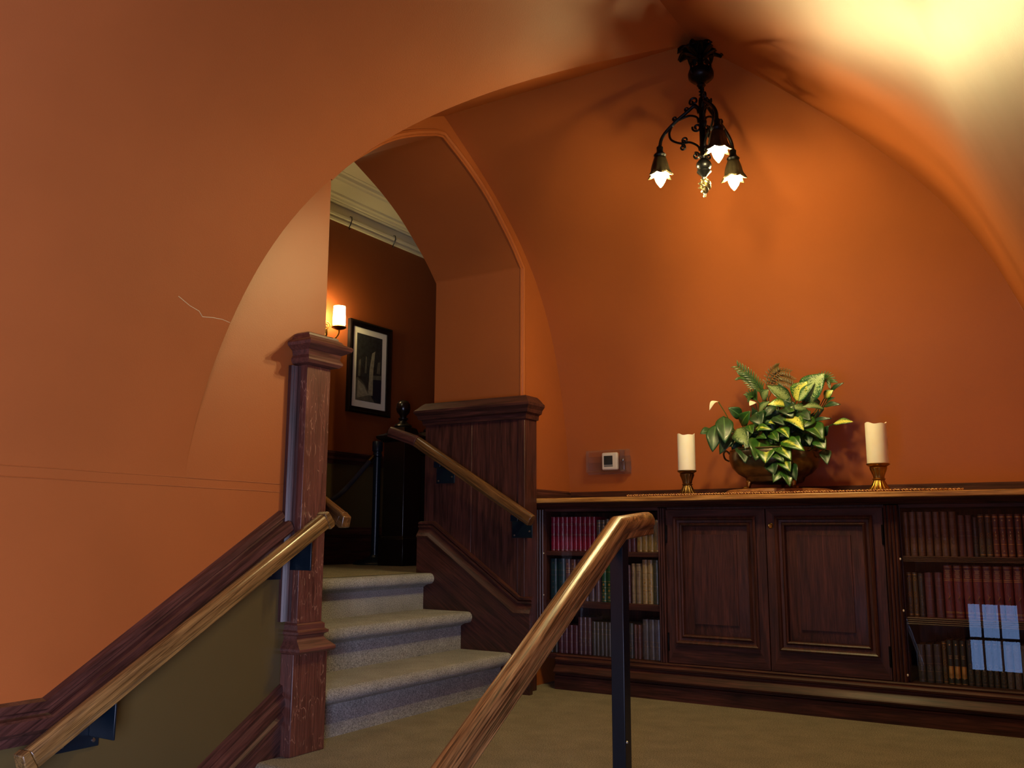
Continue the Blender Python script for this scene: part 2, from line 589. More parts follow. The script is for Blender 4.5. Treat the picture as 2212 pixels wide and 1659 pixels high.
# street door wall behind the camera with the glazed door
DX0, DX1, DZ0, DZ1 = -1.26, -.41, -1.92, .03
b = MB()
b.box(XL, YB - .08, -2.05, DX0, YB, 2.7); b.box(DX1, YB - .08, -2.05, XR + .1, YB, 2.7)
b.box(DX0, YB - .08, DZ1, DX1, YB, 2.7); b.box(DX0, YB - .08, -2.05, DX1, YB, DZ0)
struct(b.build('wall_street', M['orange']))
b = MB()
for x, w_ in ((DX0, .05), (-1.09, .022), (-.91, .022), (-.72, .12), (DX1 - .05, .05)):
    b.box(x, YB - .06, DZ0, x + w_, YB - .02, DZ1)
for z, w_ in ((DZ0, .06), (-1.3, .03), (-.86, .06), (-.42, .03), (DZ1 - .06, .06)):
    b.box(DX0, YB - .06, z, DX1, YB - .02, z + w_)
d1 = struct(b.build('door_1', M['mah_z'], bevel=.004), 'glazed street door behind the viewer')
b = MB(); b.box(DX0 + .01, YB - .045, DZ0, DX1 - .01, YB - .039, DZ1)
g = b.build('door_pane', M['glass'], d1)

WY0, WY1, WZ0, WZ1 = -1.55, -.15, -.5, 1.1
b = MB()
WX = XR + .10
for y in (WY0, (WY0 + WY1) / 2 - .025, WY1 - .05):
    b.box(WX, y, WZ0, WX + .04, y + .05, WZ1)
for z in (WZ0, .3, WZ1 - .05):
    b.box(WX, WY0, z, WX + .04, WY1, z + .05)
w1 = struct(b.build('window_1', M['mah_z'], bevel=.003), 'side window of the lower landing')
b = MB(); b.box(WX + .015, WY0 + .01, WZ0 + .01, WX + .021, WY1 - .01, WZ1 - .01); b.build('window_pane', M['glass'], w1)
b = MB()
b.box(xright(WZ1) - .01, WY0, WZ1, WX + .06, WY1, WZ1 + .03); b.box(XR - .01, WY0, WZ0 - .03, WX + .06, WY1, WZ0)
for y in (WY0 - .03, WY1):
    b.prism([(WZ0 - .03, XR - .01), (WZ0 - .03, WX + .06), (WZ1 + .03, WX + .06), (WZ1 + .03, xright(WZ1) - .01), (.8, XR - .01)], 1, y, y + .03)
struct(b.build('window_reveal', M['orange']), 'reveal of the side window')

# seams in the plaster of the left wall, painted lower wall
for nm, z0, z1 in (('trim_5', .896, .887), ('trim_5', .866, .860)):
    b = MB()
    pts = [(XL + .0005, -1 + 3.28 * i / 40, z0 + (z1 - z0) * i / 40 + random.Random(i).uniform(-.0008, .0008)) for i in range(41)]
    b.tube(pts, .0016, 5)
    struct(b.build(nm, M['orange']), 'painted seam across the left wall')
b = MB(); b.tube([(-2.237, 1.702, 1.417), (-2.242, 1.748, 1.399), (-2.244, 1.785, 1.39), (-2.247, 1.801, 1.376), (-2.246, 1.84, 1.381), (-2.246, 1.876, 1.383), (-2.247, 1.908, 1.379)], .0009, 5)
struct(b.build('trim_10', M['cream']), 'hairline plaster crack on the left vault')
CR = [(YB, .247), (1.448, .247), (2.250, .752)]      # centre line of the left chair rail
b = MB()
b.prism([(YB, -2.05), (2.29, -2.05), (2.29, .78), (1.448, .247), (YB, .247)], 0, XL, XL + .004)
struct(b.build('wall_left_lower', M['olive']), 'olive painted wall under the sloping chair rail')
prof = [(0, -.054), (.012, -.054), (.014, -.032), (.03, -.027), (.037, -.018), (.037, .008), (.031, .013), (.013, .017), (.012, .023), (.018, .028), (.017, .047), (0, .054)]
b = MB(); b.sweep(prof, [(XL, y, z) for y, z in CR], (1, 0, 0))
struct(b.build('trim_6', M['mah_slope'], sharp=25), 'dark wooden chair rail sloping up the left wall to the newel')
def skz(y): return max(-.345, .226 + .616 * (y - 2.267))
SK = [(-.5, -.345 - .05), (2.267 - (.226 + .345) / .616, -.345 - .05), (2.289, .24 - .05)]
b = MB()
b.prism([(-.5, -.54), (1.66, -.54), (1.66, -.36), (1.94, -.36), (1.94, -.18), (2.22, -.18), (2.22, -.0), (2.289, 0), (2.289, .19), (SK[1][0], SK[1][1]), (-.5, SK[1][1])], 0, XL + .003, XL + .018)
struct(b.build('baseboard_left', M['mah_slope']), 'dark stained skirting board following the steps on the left')
prof = [(.003, -.05), (.03, -.05), (.03, -.035), (.02, -.026), (.034, -.008), (.03, .014), (.018, .022), (.022, .03), (.018, .046), (.003, .05)]
b = MB(); b.sweep(prof, [(XL, y, z) for y, z in SK], (1, 0, 0))
struct(b.build('trim_7', M['mah_slope'], sharp=25), 'moulding on the sloping left skirting board')

# ------------------------------------------------------------------ upper stairs through the archway
us = thing('carpeted_stairs', 'three grey-brown carpeted steps rising through the archway', 'stairs', (-2.6, 3.05, 0))
for i, (x, z, h) in enumerate(((-2.362, .18, .18), (-2.590, .355, .175), (-2.820, .53, .175))):
    back = .24 if i < 2 else .02
    b = MB()
    p = step_profile(z, h, back)
    b.loft([[(x + u, y, zz) for u, zz in p] for y in (2.448, 3.688)])
    b.build('step', M['carpet_step'], us)

# panelling on the far side of the stairs
pw = thing('stair_panelling', 'dark panelled stair side with moulded cap, right of the carpeted steps', 'panelling', (-2.55, 3.76, 0))
PX0, PX1 = -2.85, -2.25
b = MB(); b.box(PX0, 3.72, 0, -2.56, 3.788, 1.28); b.build('panel', M['mah_z'], pw, .002)
b = MB(); b.box(-2.5602, 3.7206, 0, PX1 - .04, 3.788, 1.28); b.build('panel', M['mah_z'], pw, .002)
b = MB(); b.box(PX1 - .039, 3.716, 0, PX1, 3.83, 1.28); b.build('end_post', M['mah_z'], pw, .003)
b = MB(); b.rects(PX0, PX1, 3.72, 3.83, [(1.272, .010), (1.296, .014), (1.302, .028), (1.318, .032), (1.335, .046), (1.346, .046), (1.356, .034), (1.372, .02), (1.386, .004)], (1, 1, 1, 0)); b.build('cap', M['mah_x'], pw, sharp=20)
b = MB()
b.prism([(z, x) for x, z in ((-2.87, 0), (-2.87, .718), (-2.812, .718), (-2.303, .36), (-2.205, .36), (-2.205, 0))], 1, 3.69, 3.716)
b.build('skirt_board', M['mah_stair'], pw, .002)
prof = [(0, -.04), (.034, -.04), (.036, -.033), (.028, -.022), (.016, -.006), (.013, .006), (.02, .010), (.021, .018), (.012, .021), (.02, .026), (.019, .035), (0, .04)]
b = MB(); b.sweep(prof, [(-2.87, 3.7195, .745), (-2.79, 3.7195, .745), (-2.283, 3.7195, .395), (-2.205, 3.7195, .395)], (0, -1, 0)); b.build('moulding', M['mah_stair'], pw, sharp=25)

# newel post on the end of the left wall
nw = thing('newel_post', 'tall square oak newel post with moulded cap at the foot of the steps', 'post', (-2.30, 2.36, 0))
PB = (XL + .003, -2.262, 2.269, 2.3865)
nk = lambda lv: [(.72 + (z - .72) * .9878, q) for z, q in lv]
b = MB(); b.box(PB[0], 2.256, 0, -2.258, 2.417, nk([(.322, 0)])[0][0]); b.build('base_block', M['mah_fleck'], nw, .003)
b = MB(); b.rects(*PB, nk([(.3225, .030), (.330, .036), (.338, .036), (.348, .026), (.36, .012), (.372, .006), (.379, .008), (.384, .018), (.392, .018), (.398, .008), (.414, .008), (.42, 0)]), (0, 1, .5, 1)); b.build('collar', M['mah_newel'], nw, sharp=20)
b = MB(); b.box(PB[0], PB[2], nk([(.42, 0)])[0][0], PB[1], PB[3], nk([(1.312, 0)])[0][0]); b.build('shaft', M['mah_fleck'], nw, .002)
b = MB(); b.rects(*PB, nk([(1.312, .002), (1.316, .022), (1.326, .030), (1.333, .030), (1.345, .022), (1.362, .026), (1.378, .052), (1.388, .056), (1.394, .052), (1.404, .03), (1.412, .026), (1.416, .018), (1.424, .016), (1.428, .006), (1.431, 0)]), (0, 1, .8, 1)); b.build('cap', M['mah_newel'], nw, sharp=20)
b = MB(); b.prism([(XL + .004, 2.234), (XL + .018, 2.234), (XL + .024, 2.240), (XL + .014, 2.245), (XL + .022, 2.252), (XL + .026, 2.258), (XL + .016, 2.262), (XL + .03, 2.2685), (XL + .004, 2.2685)], 2, .43, 1.30); b.build('side_moulding', M['mah_z'], nw, sharp=25)
b = MB(); b.box(XH, 2.4135, 0, XL - .002, 2.447, 1.312); b.build('jamb_panel', M['mah_z'], nw, .002)

# ------------------------------------------------------------------ handrails
RAILP = [(-.022, -.027), (-.022, .008), (-.017, .02), (-.008, .0265), (.008, .0265), (.017, .02), (.022, .008), (.022, -.012), (.018, -.016), (.018, -.027)]
def bracket(parent, wall, arm, mt, N):
    pass

lh = thing('handrail', 'golden oak handrail sloping up the left wall to the newel post', 'handrail', (-2.22, 1.85, .3))
def lz(y): return .177 + .594 * (y - 1.345)
hr = [(-2.22, 1.352, lz(1.352)), (-2.22, 2.332, lz(2.332))]
sl = Vector((0, 1, .598)).normalized(); pn = Vector((0, .598, -1)).normalized()
b = MB(); b.sweep(RAILP, [Vector(p) for p in hr], (1, 0, 0)); b.build('rail', M['oak_slope'], lh, .003)
for i, (p, s) in enumerate(((Vector(hr[0]), -1), (Vector(hr[1]), 1))):
    b = MB()
    c0 = p + sl * s * .001
    b.loft([[q + Vector((dx, 0, 0)) - pn * .0262 for q in (c0, c0 + sl * s * .02)] + [c0 + sl * s * .03 + pn * .02 + Vector((dx, 0, 0)), c0 + sl * s * .022 + pn * .034 + Vector((dx, 0, 0)), c0 + pn * .034 + Vector((dx, 0, 0))] for dx in (-.0215, .0215)])
    b.build('end_return', M['oak_slope'], lh, .003)
for y in (1.535, 2.232):
    z = lz(y)
    b = MB()
    b.box(XL + .005, y - .062, z - .135, XL + .011, y + .062, z - .03)           # wall plate
    b.box(XL + .011, y + .03, z - .105, -2.203, y + .036, z - .012)
    br = b.build('bracket', M['black_metal'], lh, .0015)
    for dy, dz in ((-.045, -.118), (.045, -.118)):
        b = MB(); b.lathe([(0.0, 0), (.006, 0), (.005, .003), (0.0, .004)], n=10)
        b.v = [(XL + .011 + zz, y + dy + xx, z + dz + yy) for xx, yy, zz in b.v]
        b.build('screw', M['steel'], br)

ch = thing('handrail', 'oak handrail on a black square post in the middle of the stairs', 'handrail', (-1.07, 2.3, 0))
RP2 = [(-.024, -.032), (-.024, .012), (-.019, .026), (-.008, .032), (.008, .032), (.019, .026), (.026, .012), (.026, -.006), (.02, -.012), (.021, -.032)]
CX = -1.075
def cz(y): return .742 + .606 * (y - 2.268)
rail_path = [(CX, .55, cz(.55)), (CX, 1.2, cz(1.2)), (CX, 2.262, .738), (CX, 2.458, .754)]
b = MB(); b.sweep(RP2, rail_path, (1, 0, 0)); b.build('rail', M['oak_center'], ch, .004)
b = MB(); b.box(CX - .019, 2.248, 0.0, CX + .019, 2.286, .71); b.build('post', M['black_metal'], ch, .002)
b = MB(); b.box(CX - .019, .95, -.54, CX + .019, .988, cz(.97) - .032); b.build('post', M['black_metal'], ch, .002)
b = MB(); b.lathe([(0, 0), (.004, 0), (.003, .003), (0, .0035)], n=10)
b.v = [(CX + .019 + zz, 2.257 + xx, .19 + yy) for xx, yy, zz in b.v]; b.build('screw', M['steel'], ch)

rh = thing('handrail', 'dark oak handrail on the panelled side of the steps, with black brackets', 'handrail', (-2.5, 3.65, .5))
def rz(x): return .785 - .592 * (x + 2.17)
ry = 3.645
b = MB(); b.sweep([(a, -bb) for a, bb in RAILP], [(-2.168, ry, rz(-2.168)), (-2.842, ry, rz(-2.842))], (0, -1, 0)); b.build('rail', M['oak_stair'], rh, .003)
b = MB(); b.sweep([(a, -bb) for a, bb in RAILP], [(-2.844, ry, rz(-2.844)), (-2.862, ry, rz(-2.844) + .008), (-3.02, ry, rz(-2.844) + .06)], (0, -1, 0)); b.build('end_return', M['mah_x'], rh, .003)
for x in (-2.715, -2.262):
    z = rz(x)
    b = MB()
    b.box(x - .056, 3.713, z - .135, x + .056, 3.719, z - .03)
    b.box(x - .02, ry, z - .06, x + .02, 3.713, z - .054)
    b.box(x - .02, ry - .005, z - .06, x + .02, ry + .005, z - .03)
    br = b.build('bracket', M['black_metal'], rh, .0015)
    for dx, dz in ((-.042, -.122), (.04, -.104)):
        b = MB(); b.lathe([(0, 0), (.005, 0), (.004, .003), (0, .004)], n=10)
        b.v = [(x + dx + xx, 3.713 - zz, z + dz + yy) for xx, yy, zz in b.v]
        b.build('screw', M['steel'], br)

nh = thing('handrail', 'dark oak handrail stub ending behind the tall newel post', 'handrail', (-2.5, 2.53, .6))
b = MB(); b.sweep(RAILP, [(-2.318, 2.535, .775), (-2.8, 2.535, .775 + .592 * .482)], (0, 1, 0)); b.build('rail', M['oak_stair'], nh, .003)
b = MB(); b.loft([[(x, y, z) for x, z in ((-2.3172, .802), (-2.292, .782), (-2.300, .744), (-2.318, .742), (-2.33, .752))] for y in (2.514, 2.556)]); b.build('end_return', M['oak_stair'], nh, .003)
b = MB(); b.box(-2.62, 2.449, .75, -2.5, 2.455, .87); b.box(-2.57, 2.455, .85, -2.53, 2.53, .858); b.build('bracket', M['black_metal'], nh, .001)
# ------------------------------------------------------------------ built-in bookcase along the back wall
FY = 3.94                                                   # front of the doors
BX0, BX1 = XL + .004, XR - .07
kq = 1.0077
def bz(z): return .72 + (z - .72) * kq
def reeded(x0, x1, y, z0, z1, n):
    """upright board with n reeds, seen from the front"""
    w_ = (x1 - x0) / n
    p = [(x1, y + .03), (x0, y + .03), (x0, y)]
    for i in range(n):
        for k in range(5):
            a = math.pi * k / 4
            p.append((x0 + w_ * (i + .5) - w_ * .42 * math.cos(a), y - .008 * math.sin(a)))
    p.append((x1, y))
    return MB().prism(p, 2, z0, z1)

def bookcase(name, label, x0, x1, ox0, ox1, stile_l, stile_r, reeds_on_shelf, loc):
    t = thing(name, label, 'bookcase', loc)
    b = MB(); b.box(x0, 4.262, .158, x1, 4.272, .842); b.build('back_panel', M['mah_z'], t)
    b = MB(); b.box(x0, FY + .03, .158, ox0, 4.262, .842); b.build('side_panel', M['mah_z'], t)
    b = MB(); b.box(ox1, FY + .03, .158, x1, 4.262, .842); b.build('side_panel', M['mah_z'], t)
    b = MB(); b.box(ox0, FY + .012, .134, ox1, 4.262, .157); b.build('bottom_board', M['mah_x'], t)
    b = MB(); b.box(ox0, FY + .004, .832, ox1, 4.262, .8455); b.build('top_board', M['mah_x'], t)
    for zt_, zb_ in ((.6415, .619), (.406, .376)):
        if reeds_on_shelf:
            n = 4
            h = (zt_ - zb_) / n
            p = [(4.262, zb_), (FY + .02, zb_)]
            for i in range(n):
                for k in range(5):
                    a = -math.pi / 2 + math.pi * k / 4
                    p.append((FY + .02 - .006 * math.cos(a), zb_ + h * (i + .5) + h * .44 * math.sin(a)))
            p += [(FY + .02, zt_), (4.262, zt_)]
            b = MB(); b.prism(p, 0, ox0 + .001, ox1 - .001)
        else:
            b = MB(); b.box(ox0 + .001, FY + .02, zb_, ox1 - .001, 4.262, zt_)
        b.build('shelf', M['mah_x'], t, 0 if reeds_on_shelf else .002, sharp=30)
    for st in (stile_l, stile_r):
        if st:
            reeded(st[0], st[1], FY, .158, .842, st[2]).build('stile', M['mah_z'], t, sharp=30)
    b = MB(); b.box(ox0 + .002, FY + .011, .159, ox1 - .002, FY + .0145, .831)
    b.build('glass_pane', M['glass'], t)
    for zz in (.63, .43, .185):
        b = MB(); b.lathe([(0, 0), (.0055, 0), (.0045, .004), (0, .0055)], n=10)
        b.v = [(ox0 + .008 + xx if name == 'glazed_bookcase_r' else ox0 - .006 + xx, FY + .006 - zz2, zz + yy) for xx, yy, zz2 in b.v] if False else [((ox0 - .006) + xx, FY - .0005 - zz2, zz + yy) for xx, yy, zz2 in b.v]
        b.build('pin', M['pin'], t)
    return t

LX0, LX1, RX0, RX1 = -2.272, -1.671, -.634, BX1 - .06
left_case = bookcase('bookcase', 'built-in bookcase between the stair panelling and the cupboard doors', BX0, -1.6365, LX0, LX1,
                     (BX0, LX0, 3), (LX1, -1.6365, 3), False, (-1.97, 4.1, 0))
right_case = bookcase('bookcase', 'built-in glazed bookcase to the right of the cupboard doors', -.692, BX1, RX0, RX1,
                      (-.692, RX0 - .004, 4), (RX1, BX1, 3), True, (-.25, 4.1, 0))

cup = thing('cupboard', 'dark oak two-door cupboard between the two bookcases', 'cupboard', (-1.164, 4.1, 0))
b = MB(); b.box(-1.635, FY + .024, .158, -.694, 4.27, .8455); b.build('carcass', M['mah_z'], cup)
def door(x0, x1, hinge_left, lock):
    z0, z1 = .158, .834
    y0, y1 = FY, FY + .022
    sx, st, sb = .052, .044, .098
    if not hinge_left: pass
    ix0, ix1, iz0, iz1 = x0 + sx, x1 - sx, z0 + sb, z1 - st
    b = MB()
    for (ax_, az_, ox_, oz_) in ((ix0, iz0, x0, z0), (ix1, iz0, x1, z0), (ix1, iz1, x1, z1), (ix0, iz1, x0, z1)):
        b.v += [(ox_, y0, oz_), (ax_, y0, az_), (ax_, y1, az_), (ox_, y1, oz_)]
    for i in range(4):
        for j in range(4):
            b.f.append((i * 4 + j, i * 4 + (j + 1) % 4, ((i + 1) % 4) * 4 + (j + 1) % 4, ((i + 1) % 4) * 4 + j))
            b.m.append(1 if i in (0, 2) else 0)
    d = b.build('door', [M['mah_z'], M['mah_x']], cup, .002)
    # bolection moulding frame
    prof = [(0, .012), (.012, .012), (.016, .006), (.012, 0), (.003, -.004), (.001, -.014), (.006, -.018), (.009, -.022), (.006, -.027), (-.006, -.03), (-.01, .012)]
    ring = [(ix0, iz0), (ix1, iz0), (ix1, iz1), (ix0, iz1)]
    loops = []
    for cx_, cz_, dx, dz in ((ix0, iz0, -1, -1), (ix1, iz0, 1, -1), (ix1, iz1, 1, 1), (ix0, iz1, -1, 1)):
        loops.append([(cx_ + dx * q, y0 - a, cz_ + dz * q) for a, q in prof])
    b = MB()
    n = len(prof)
    b.v = [p for l in loops for p in l]
    b.f = [(i * n + j, i * n + (j + 1) % n, ((i + 1) % 4) * n + (j + 1) % n, ((i + 1) % 4) * n + j) for i in range(4) for j in range(n)]
    b.m = [0] * len(b.f)
    b.build('panel_moulding', M['mah_z'], d, sharp=25)
    # raised and fielded panel
    q = .022
    px0, px1, pz0, pz1 = ix0 + q, ix1 - q, iz0 + q, iz1 - q
    f = .055
    b = MB()
    def rc(x0_, x1_, z0_, z1_, y): return [(x0_, y, z0_), (x1_, y, z0_), (x1_, y, z1_), (x0_, y, z1_)]
    b.loft([rc(px0, px1, pz0, pz1, y0 + .02), rc(px0, px1, pz0, pz1, y0 + .014), rc(px0 + f, px1 - f, pz0 + f, pz1 - f * .8, y0 + .006), rc(px0 + f + .001, px1 - f - .001, pz0 + f + .001, pz1 - f * .8 - .001, y0 + .002)])
    b.build('raised_panel', M['mah_z'], d, sharp=15)
    hx = x0 + .0035 if hinge_left else x1 - .0035
    for hz in (.725, .25):
        b = MB(); b.lathe([(.0035, -.04), (.0045, -.038), (.0045, .038), (.0035, .04)], (hx, y0 - .003, hz), 10)
        b.build('hinge', M['iron'], d)
    if lock:
        b = MB(); b.lathe([(.0115, 0), (.0115, .002), (.009, .004), (.0055, .003), (.005, .0012)], n=18, cap=True)
        b.v = [(x0 + .021 + xx, y0 - zz, .762 + yy) for xx, yy, zz in b.v]
        b.build('lock', M['brass'], d)
    return d
door(-1.633, -1.1745, True, False)
door(-1.1715, -.695, False, True)

top = thing('cabinet_top', 'long golden oak top over the bookcases and cupboard, carrying candles and plant', 'worktop', (-1.15, 4.05, .87))
b = MB(); b.box(BX0, 3.862, .8715, BX1, 4.292, .8945); b.build('slab', M['oak_x'], top, .004)
prof = [(-.03, .8465), (.006, .8465), (.01, .850), (.022, .852), (.034, .860), (.05, .866), (.054, .8705), (-.03, .8705)]
b = MB(); b.loft([[(x, FY - a, z) for a, z in prof] for x in (BX0, BX1)]); b.build('cornice', M['mah_x'], top, sharp=22)
prof = [(-.02, 0), (.03, 0), (.03, .062), (.022, .066), (.022, .071), (.042, .076), (.044, .083), (.040, .09), (.026, .103), (.018, .118), (.018, .124), (.028, .128), (.03, .136), (.022, .143), (.012, .146), (.014, .152), (.008, .157), (-.02, .157)]
b = MB(); b.loft([[(x, FY - a, z) for a, z in prof] for x in (-2.20, BX1)])
struct(b.build('baseboard_back', M['mah_x'], sharp=24), 'moulded dark plinth running under the bookcases')
prof = [(0, .8945), (.012, .8945), (.012, .925), (.007, .93), (.007, .94), (0, .946)]
b = MB(); b.loft([[(x, yfar(.9) - a, z) for a, z in prof] for x in (BX0, BX1)])
struct(b.build('trim_8', M['mah_x'], sharp=25), 'low dark board along the wall behind the cabinet top')
b = MB(); b.loft([[(XL + a, y, z) for a, z in prof] for y in (3.87, yfar(.9) - .012)])
struct(b.build('trim_9', M['mah_y'], sharp=25), 'low dark board on the left wall end of the cabinet top')

# ------------------------------------------------------------------ books
gilt = metal('gilt_tooling', (190, 150, 84), 0.38, 0.9, 0.35)
gilt_dim = metal('dim_tooling', (120, 100, 84), 0.4, 0.8, 0.3)
paper_m = flat('page_edges', (190, 172, 136), 0.8)
def leather(name, c, rough=.32):
    t = NT(name)
    o = t.tc.outputs['Object']
    c0 = lin(c)
    t.l(t.ramp(t.noise(o, 60, 4), [(0.3, tuple(x * .8 for x in c0[:3])), (0.7, tuple(x * 1.2 for x in c0[:3]))]), t.b.inputs['Base Color'])
    t.set(Roughness=rough)
    t.l(t.bump(t.noise(o, 400, 3), .35, .0006), t.b.inputs['Normal'])
    return t.mat
BH = .16
def arc(w_, y, e=0.0, n=8, bulge=.0065):
    """points across a rounded spine, e proud of it"""
    return [((-w_ / 2 - e * .3) * math.cos(math.pi * k / n), y - (bulge + e) * math.sin(math.pi * k / n)) for k in range(n + 1)]
def book_mesh(mt, wd, h, dep=.125):
    b = MB()
    t = .0022
    outer = arc(wd, 0)
    poly = outer + [(wd / 2, dep), (wd / 2 - t, dep), (wd / 2 - t, .004), (-wd / 2 + t, .004), (-wd / 2 + t, dep), (-wd / 2, dep)]
    b.prism(poly, 2, 0, h)
    return b
class Style:
    def __init__(s, c, bands=(), motifs=(), dim=False, rough=.32, proud=.0012):
        s.c, s.bands, s.motifs, s.dim, s.rough, s.proud = c, bands, motifs, dim, rough, proud
        s.mat = None
def tooling(st, wd, h):
    b = MB()
    for z, th in st.bands:
        o1 = arc(wd, 0, st.proud)
        i1 = arc(wd, 0, -.0004)
        b.prism(o1 + i1[::-1], 2, z * h - th / 2, z * h + th / 2)
    y = -.0078
    def dia(x, z, a, c):
        b.loft([[(x - a, y, z), (x, y, z - c), (x + a, y, z), (x, y, z + c)], [(x - a, y + .003, z), (x, y + .003, z - c), (x + a, y + .003, z), (x, y + .003, z + c)]])
    for kind, z, sz in st.motifs:
        z *= h
        if kind == 'diamond':
            dia(0, z, sz, sz * 1.3)
        elif kind == 'cross':
            dia(0, z, sz, sz * .35); dia(0, z, sz * .35, sz)
        elif kind == 'ring':
            b.tube([(sz * .8 * math.cos(math.pi * k / 5), y + .001, z + sz * math.sin(math.pi * k / 5)) for k in range(11)], .0006, 4)
        elif kind == 'emblem':
            b.tube([(sz * .55 * math.sin(2 * math.pi * k / 12), y + .001, z + sz * 1.6 * math.cos(2 * math.pi * k / 12)) for k in range(13)], .0008, 4)
            dia(0, z + sz * 1.9, sz * .3, sz * .4); dia(0, z - sz * 1.9, sz * .3, sz * .4); dia(0, z, sz * .2, sz * .9)
        elif kind == 'sword':
            # a hoop, a slanting guard and a long blade leaning across the spine
            b.tube([(-.0025 + .0035 * math.sin(2 * math.pi * k / 14), y + .001, z + .032 + .022 * math.cos(2 * math.pi * k / 14)) for k in range(15)], .0004, 4)
            b.tube([(-.0008, y, z + .012), (.0012, y, z - .002)], .0006, 4)
            b.tube([(-.0042, y, z - .008), (.0052, y, z + .006)], .0009, 4)
            b.tube([(.0008, y, z), (.0048, y, z - .05)], [.001, .0004], 4)
        elif kind == 'scroll':
            for s_ in (-1, 1):
                b.tube([(s_ * sz * (.1 + .8 * abs(math.sin(k * .6))), y + .001, z + sz * 2.2 * (k / 6 - 1)) for k in range(13)], .0007, 4)
        elif kind == 'title':
            for j, wv in enumerate((.7, .5, .6)):
                b.box(-wd * .4 * wv, y, z + (1 - j) * .005 - .0007, wd * .4 * wv, y + .003, z + (1 - j) * .005 + .0007)
        elif kind == 'label':
            o1 = arc(wd * .98, 0, .0005); i1 = arc(wd * .98, 0, -.001)
            b.prism(o1 + i1[::-1], 2, z - sz, z + sz)
    return b
B5 = [(.07, .0022), (.25, .0018), (.44, .0018), (.62, .0018), (.8, .0018), (.95, .0022)]
ST = {
 'maroon': Style((118, 22, 44), [(.03, .003), (.46, .0016), (.49, .0016), (.76, .0016), (.8, .0016)], dim=True, rough=.26),
 'greybrown': Style((86, 78, 66), [(.06, .002), (.52, .002), (.8, .002), (.9, .002)], [('title', .7, 1)], rough=.36),
 'gold': Style((132, 112, 70), [(.04, .003), (.94, .003)], [('scroll', .3, .005), ('ring', .55, .007), ('ring', .3, .007), ('scroll', .75, .005)], rough=.36),
 'teal': Style((22, 48, 56), [(.02, .002), (.6, .0014), (.72, .0014)], [('cross', .9, .005), ('cross', .44, .005), ('cross', .3, .005), ('cross', .14, .005)], dim=True),
 'brownlab': Style((82, 50, 46), [(.04, .002), (.47, .002), (.68, .002), (.72, .002), (.78, .002)], [('diamond', .88, .004), ('diamond', .4, .004), ('diamond', .2, .004)]),
 'violet': Style((72, 54, 66), [(.05, .002), (.5, .0016), (.7, .0016)], [('diamond', .88, .004), ('diamond', .56, .004)], dim=True),
 'green': Style((24, 66, 44), [(.04, .002), (.22, .002), (.38, .002), (.54, .002), (.8, .002)], [('diamond', .13, .006), ('diamond', .3, .006), ('diamond', .46, .006)]),
 'tan': Style((120, 104, 84), B5, [('title', .72, 1)], dim=True, rough=.4),
 'beige': Style((142, 122, 88), [(.05, .002), (.3, .002), (.4, .002), (.55, .002), (.7, .002), (.9, .002)], [('diamond', .22, .004), ('diamond', .48, .004)], rough=.34),
 'darkolive': Style((60, 60, 46), [(.05, .002), (.4, .002), (.7, .002), (.92, .002)], [('ring', .2, .006), ('ring', .3, .006)], dim=True),
 'plum': Style((66, 40, 48), B5, [('diamond', .35, .004)], dim=True),
 'umber': Style((58, 52, 50), [(.64, .002), (.78, .002)], dim=True),
 'slate': Style((74, 70, 82), [(.06, .002), (.32, .002), (.44, .002)], [('ring', .9, .007), ('ring', .38, .006), ('ring', .25, .006), ('ring', .13, .006)], dim=True),
 'russet': Style((88, 62, 46), [(.05, .002), (.1, .002), (.6, .002), (.72, .0016), (.84, .0016), (.95, .002)], [('ring', .46, .007), ('ring', .32, .008), ('diamond', .16, .005), ('title', .78, 1)], dim=True),
 'darkred': Style((76, 44, 44), [(.5, .002), (.62, .002), (.78, .0016)], [('title', .7, 1)], dim=True),
 'emblem': Style((92, 50, 44), [(.05, .003), (.3, .0016), (.68, .0016), (.94, .003)], [('emblem', .5, .007), ('cross', .86, .004), ('cross', .14, .004)]),
 'wine': Style((72, 38, 48), [(.08, .0014), (.4, .0014), (.7, .0014)], [('title', .84, 1)], dim=True),
 'sword': Style((84, 30, 40), [(.04, .0014), (.1, .0016), (.12, .0016), (.71, .0014), (.74, .0016), (.97, .0014)], [('sword', .4, 1), ('title', .88, 1), ('title', .8, 1)]),
 'ink': Style((44, 44, 50), [(.07, .002), (.3, .0014), (.5, .0014), (.7, .0014)], [('ring', .4, .007), ('ring', .26, .007)], dim=True),
 'blackgreen': Style((22, 34, 34), [(.02, .002)], [('label', .28, .022), ('cross', .14, .005), ('title', .62, 1), ('diamond', .9, .003)]),
 'scrolled': Style((40, 42, 52), [(.05, .002), (.92, .002)], [('ring', .86, .008), ('ring', .3, .008), ('ring', .16, .008), ('ring', .44, .007)], dim=True),
 'ornate': Style((66, 56, 44), [(.05, .003), (.95, .003)], [('scroll', .2, .005), ('scroll', .5, .005), ('ring', .85, .006)]),
}
ORD = 'first second third fourth fifth sixth seventh eighth ninth tenth eleventh twelfth'.split()
mesh_cache = {}
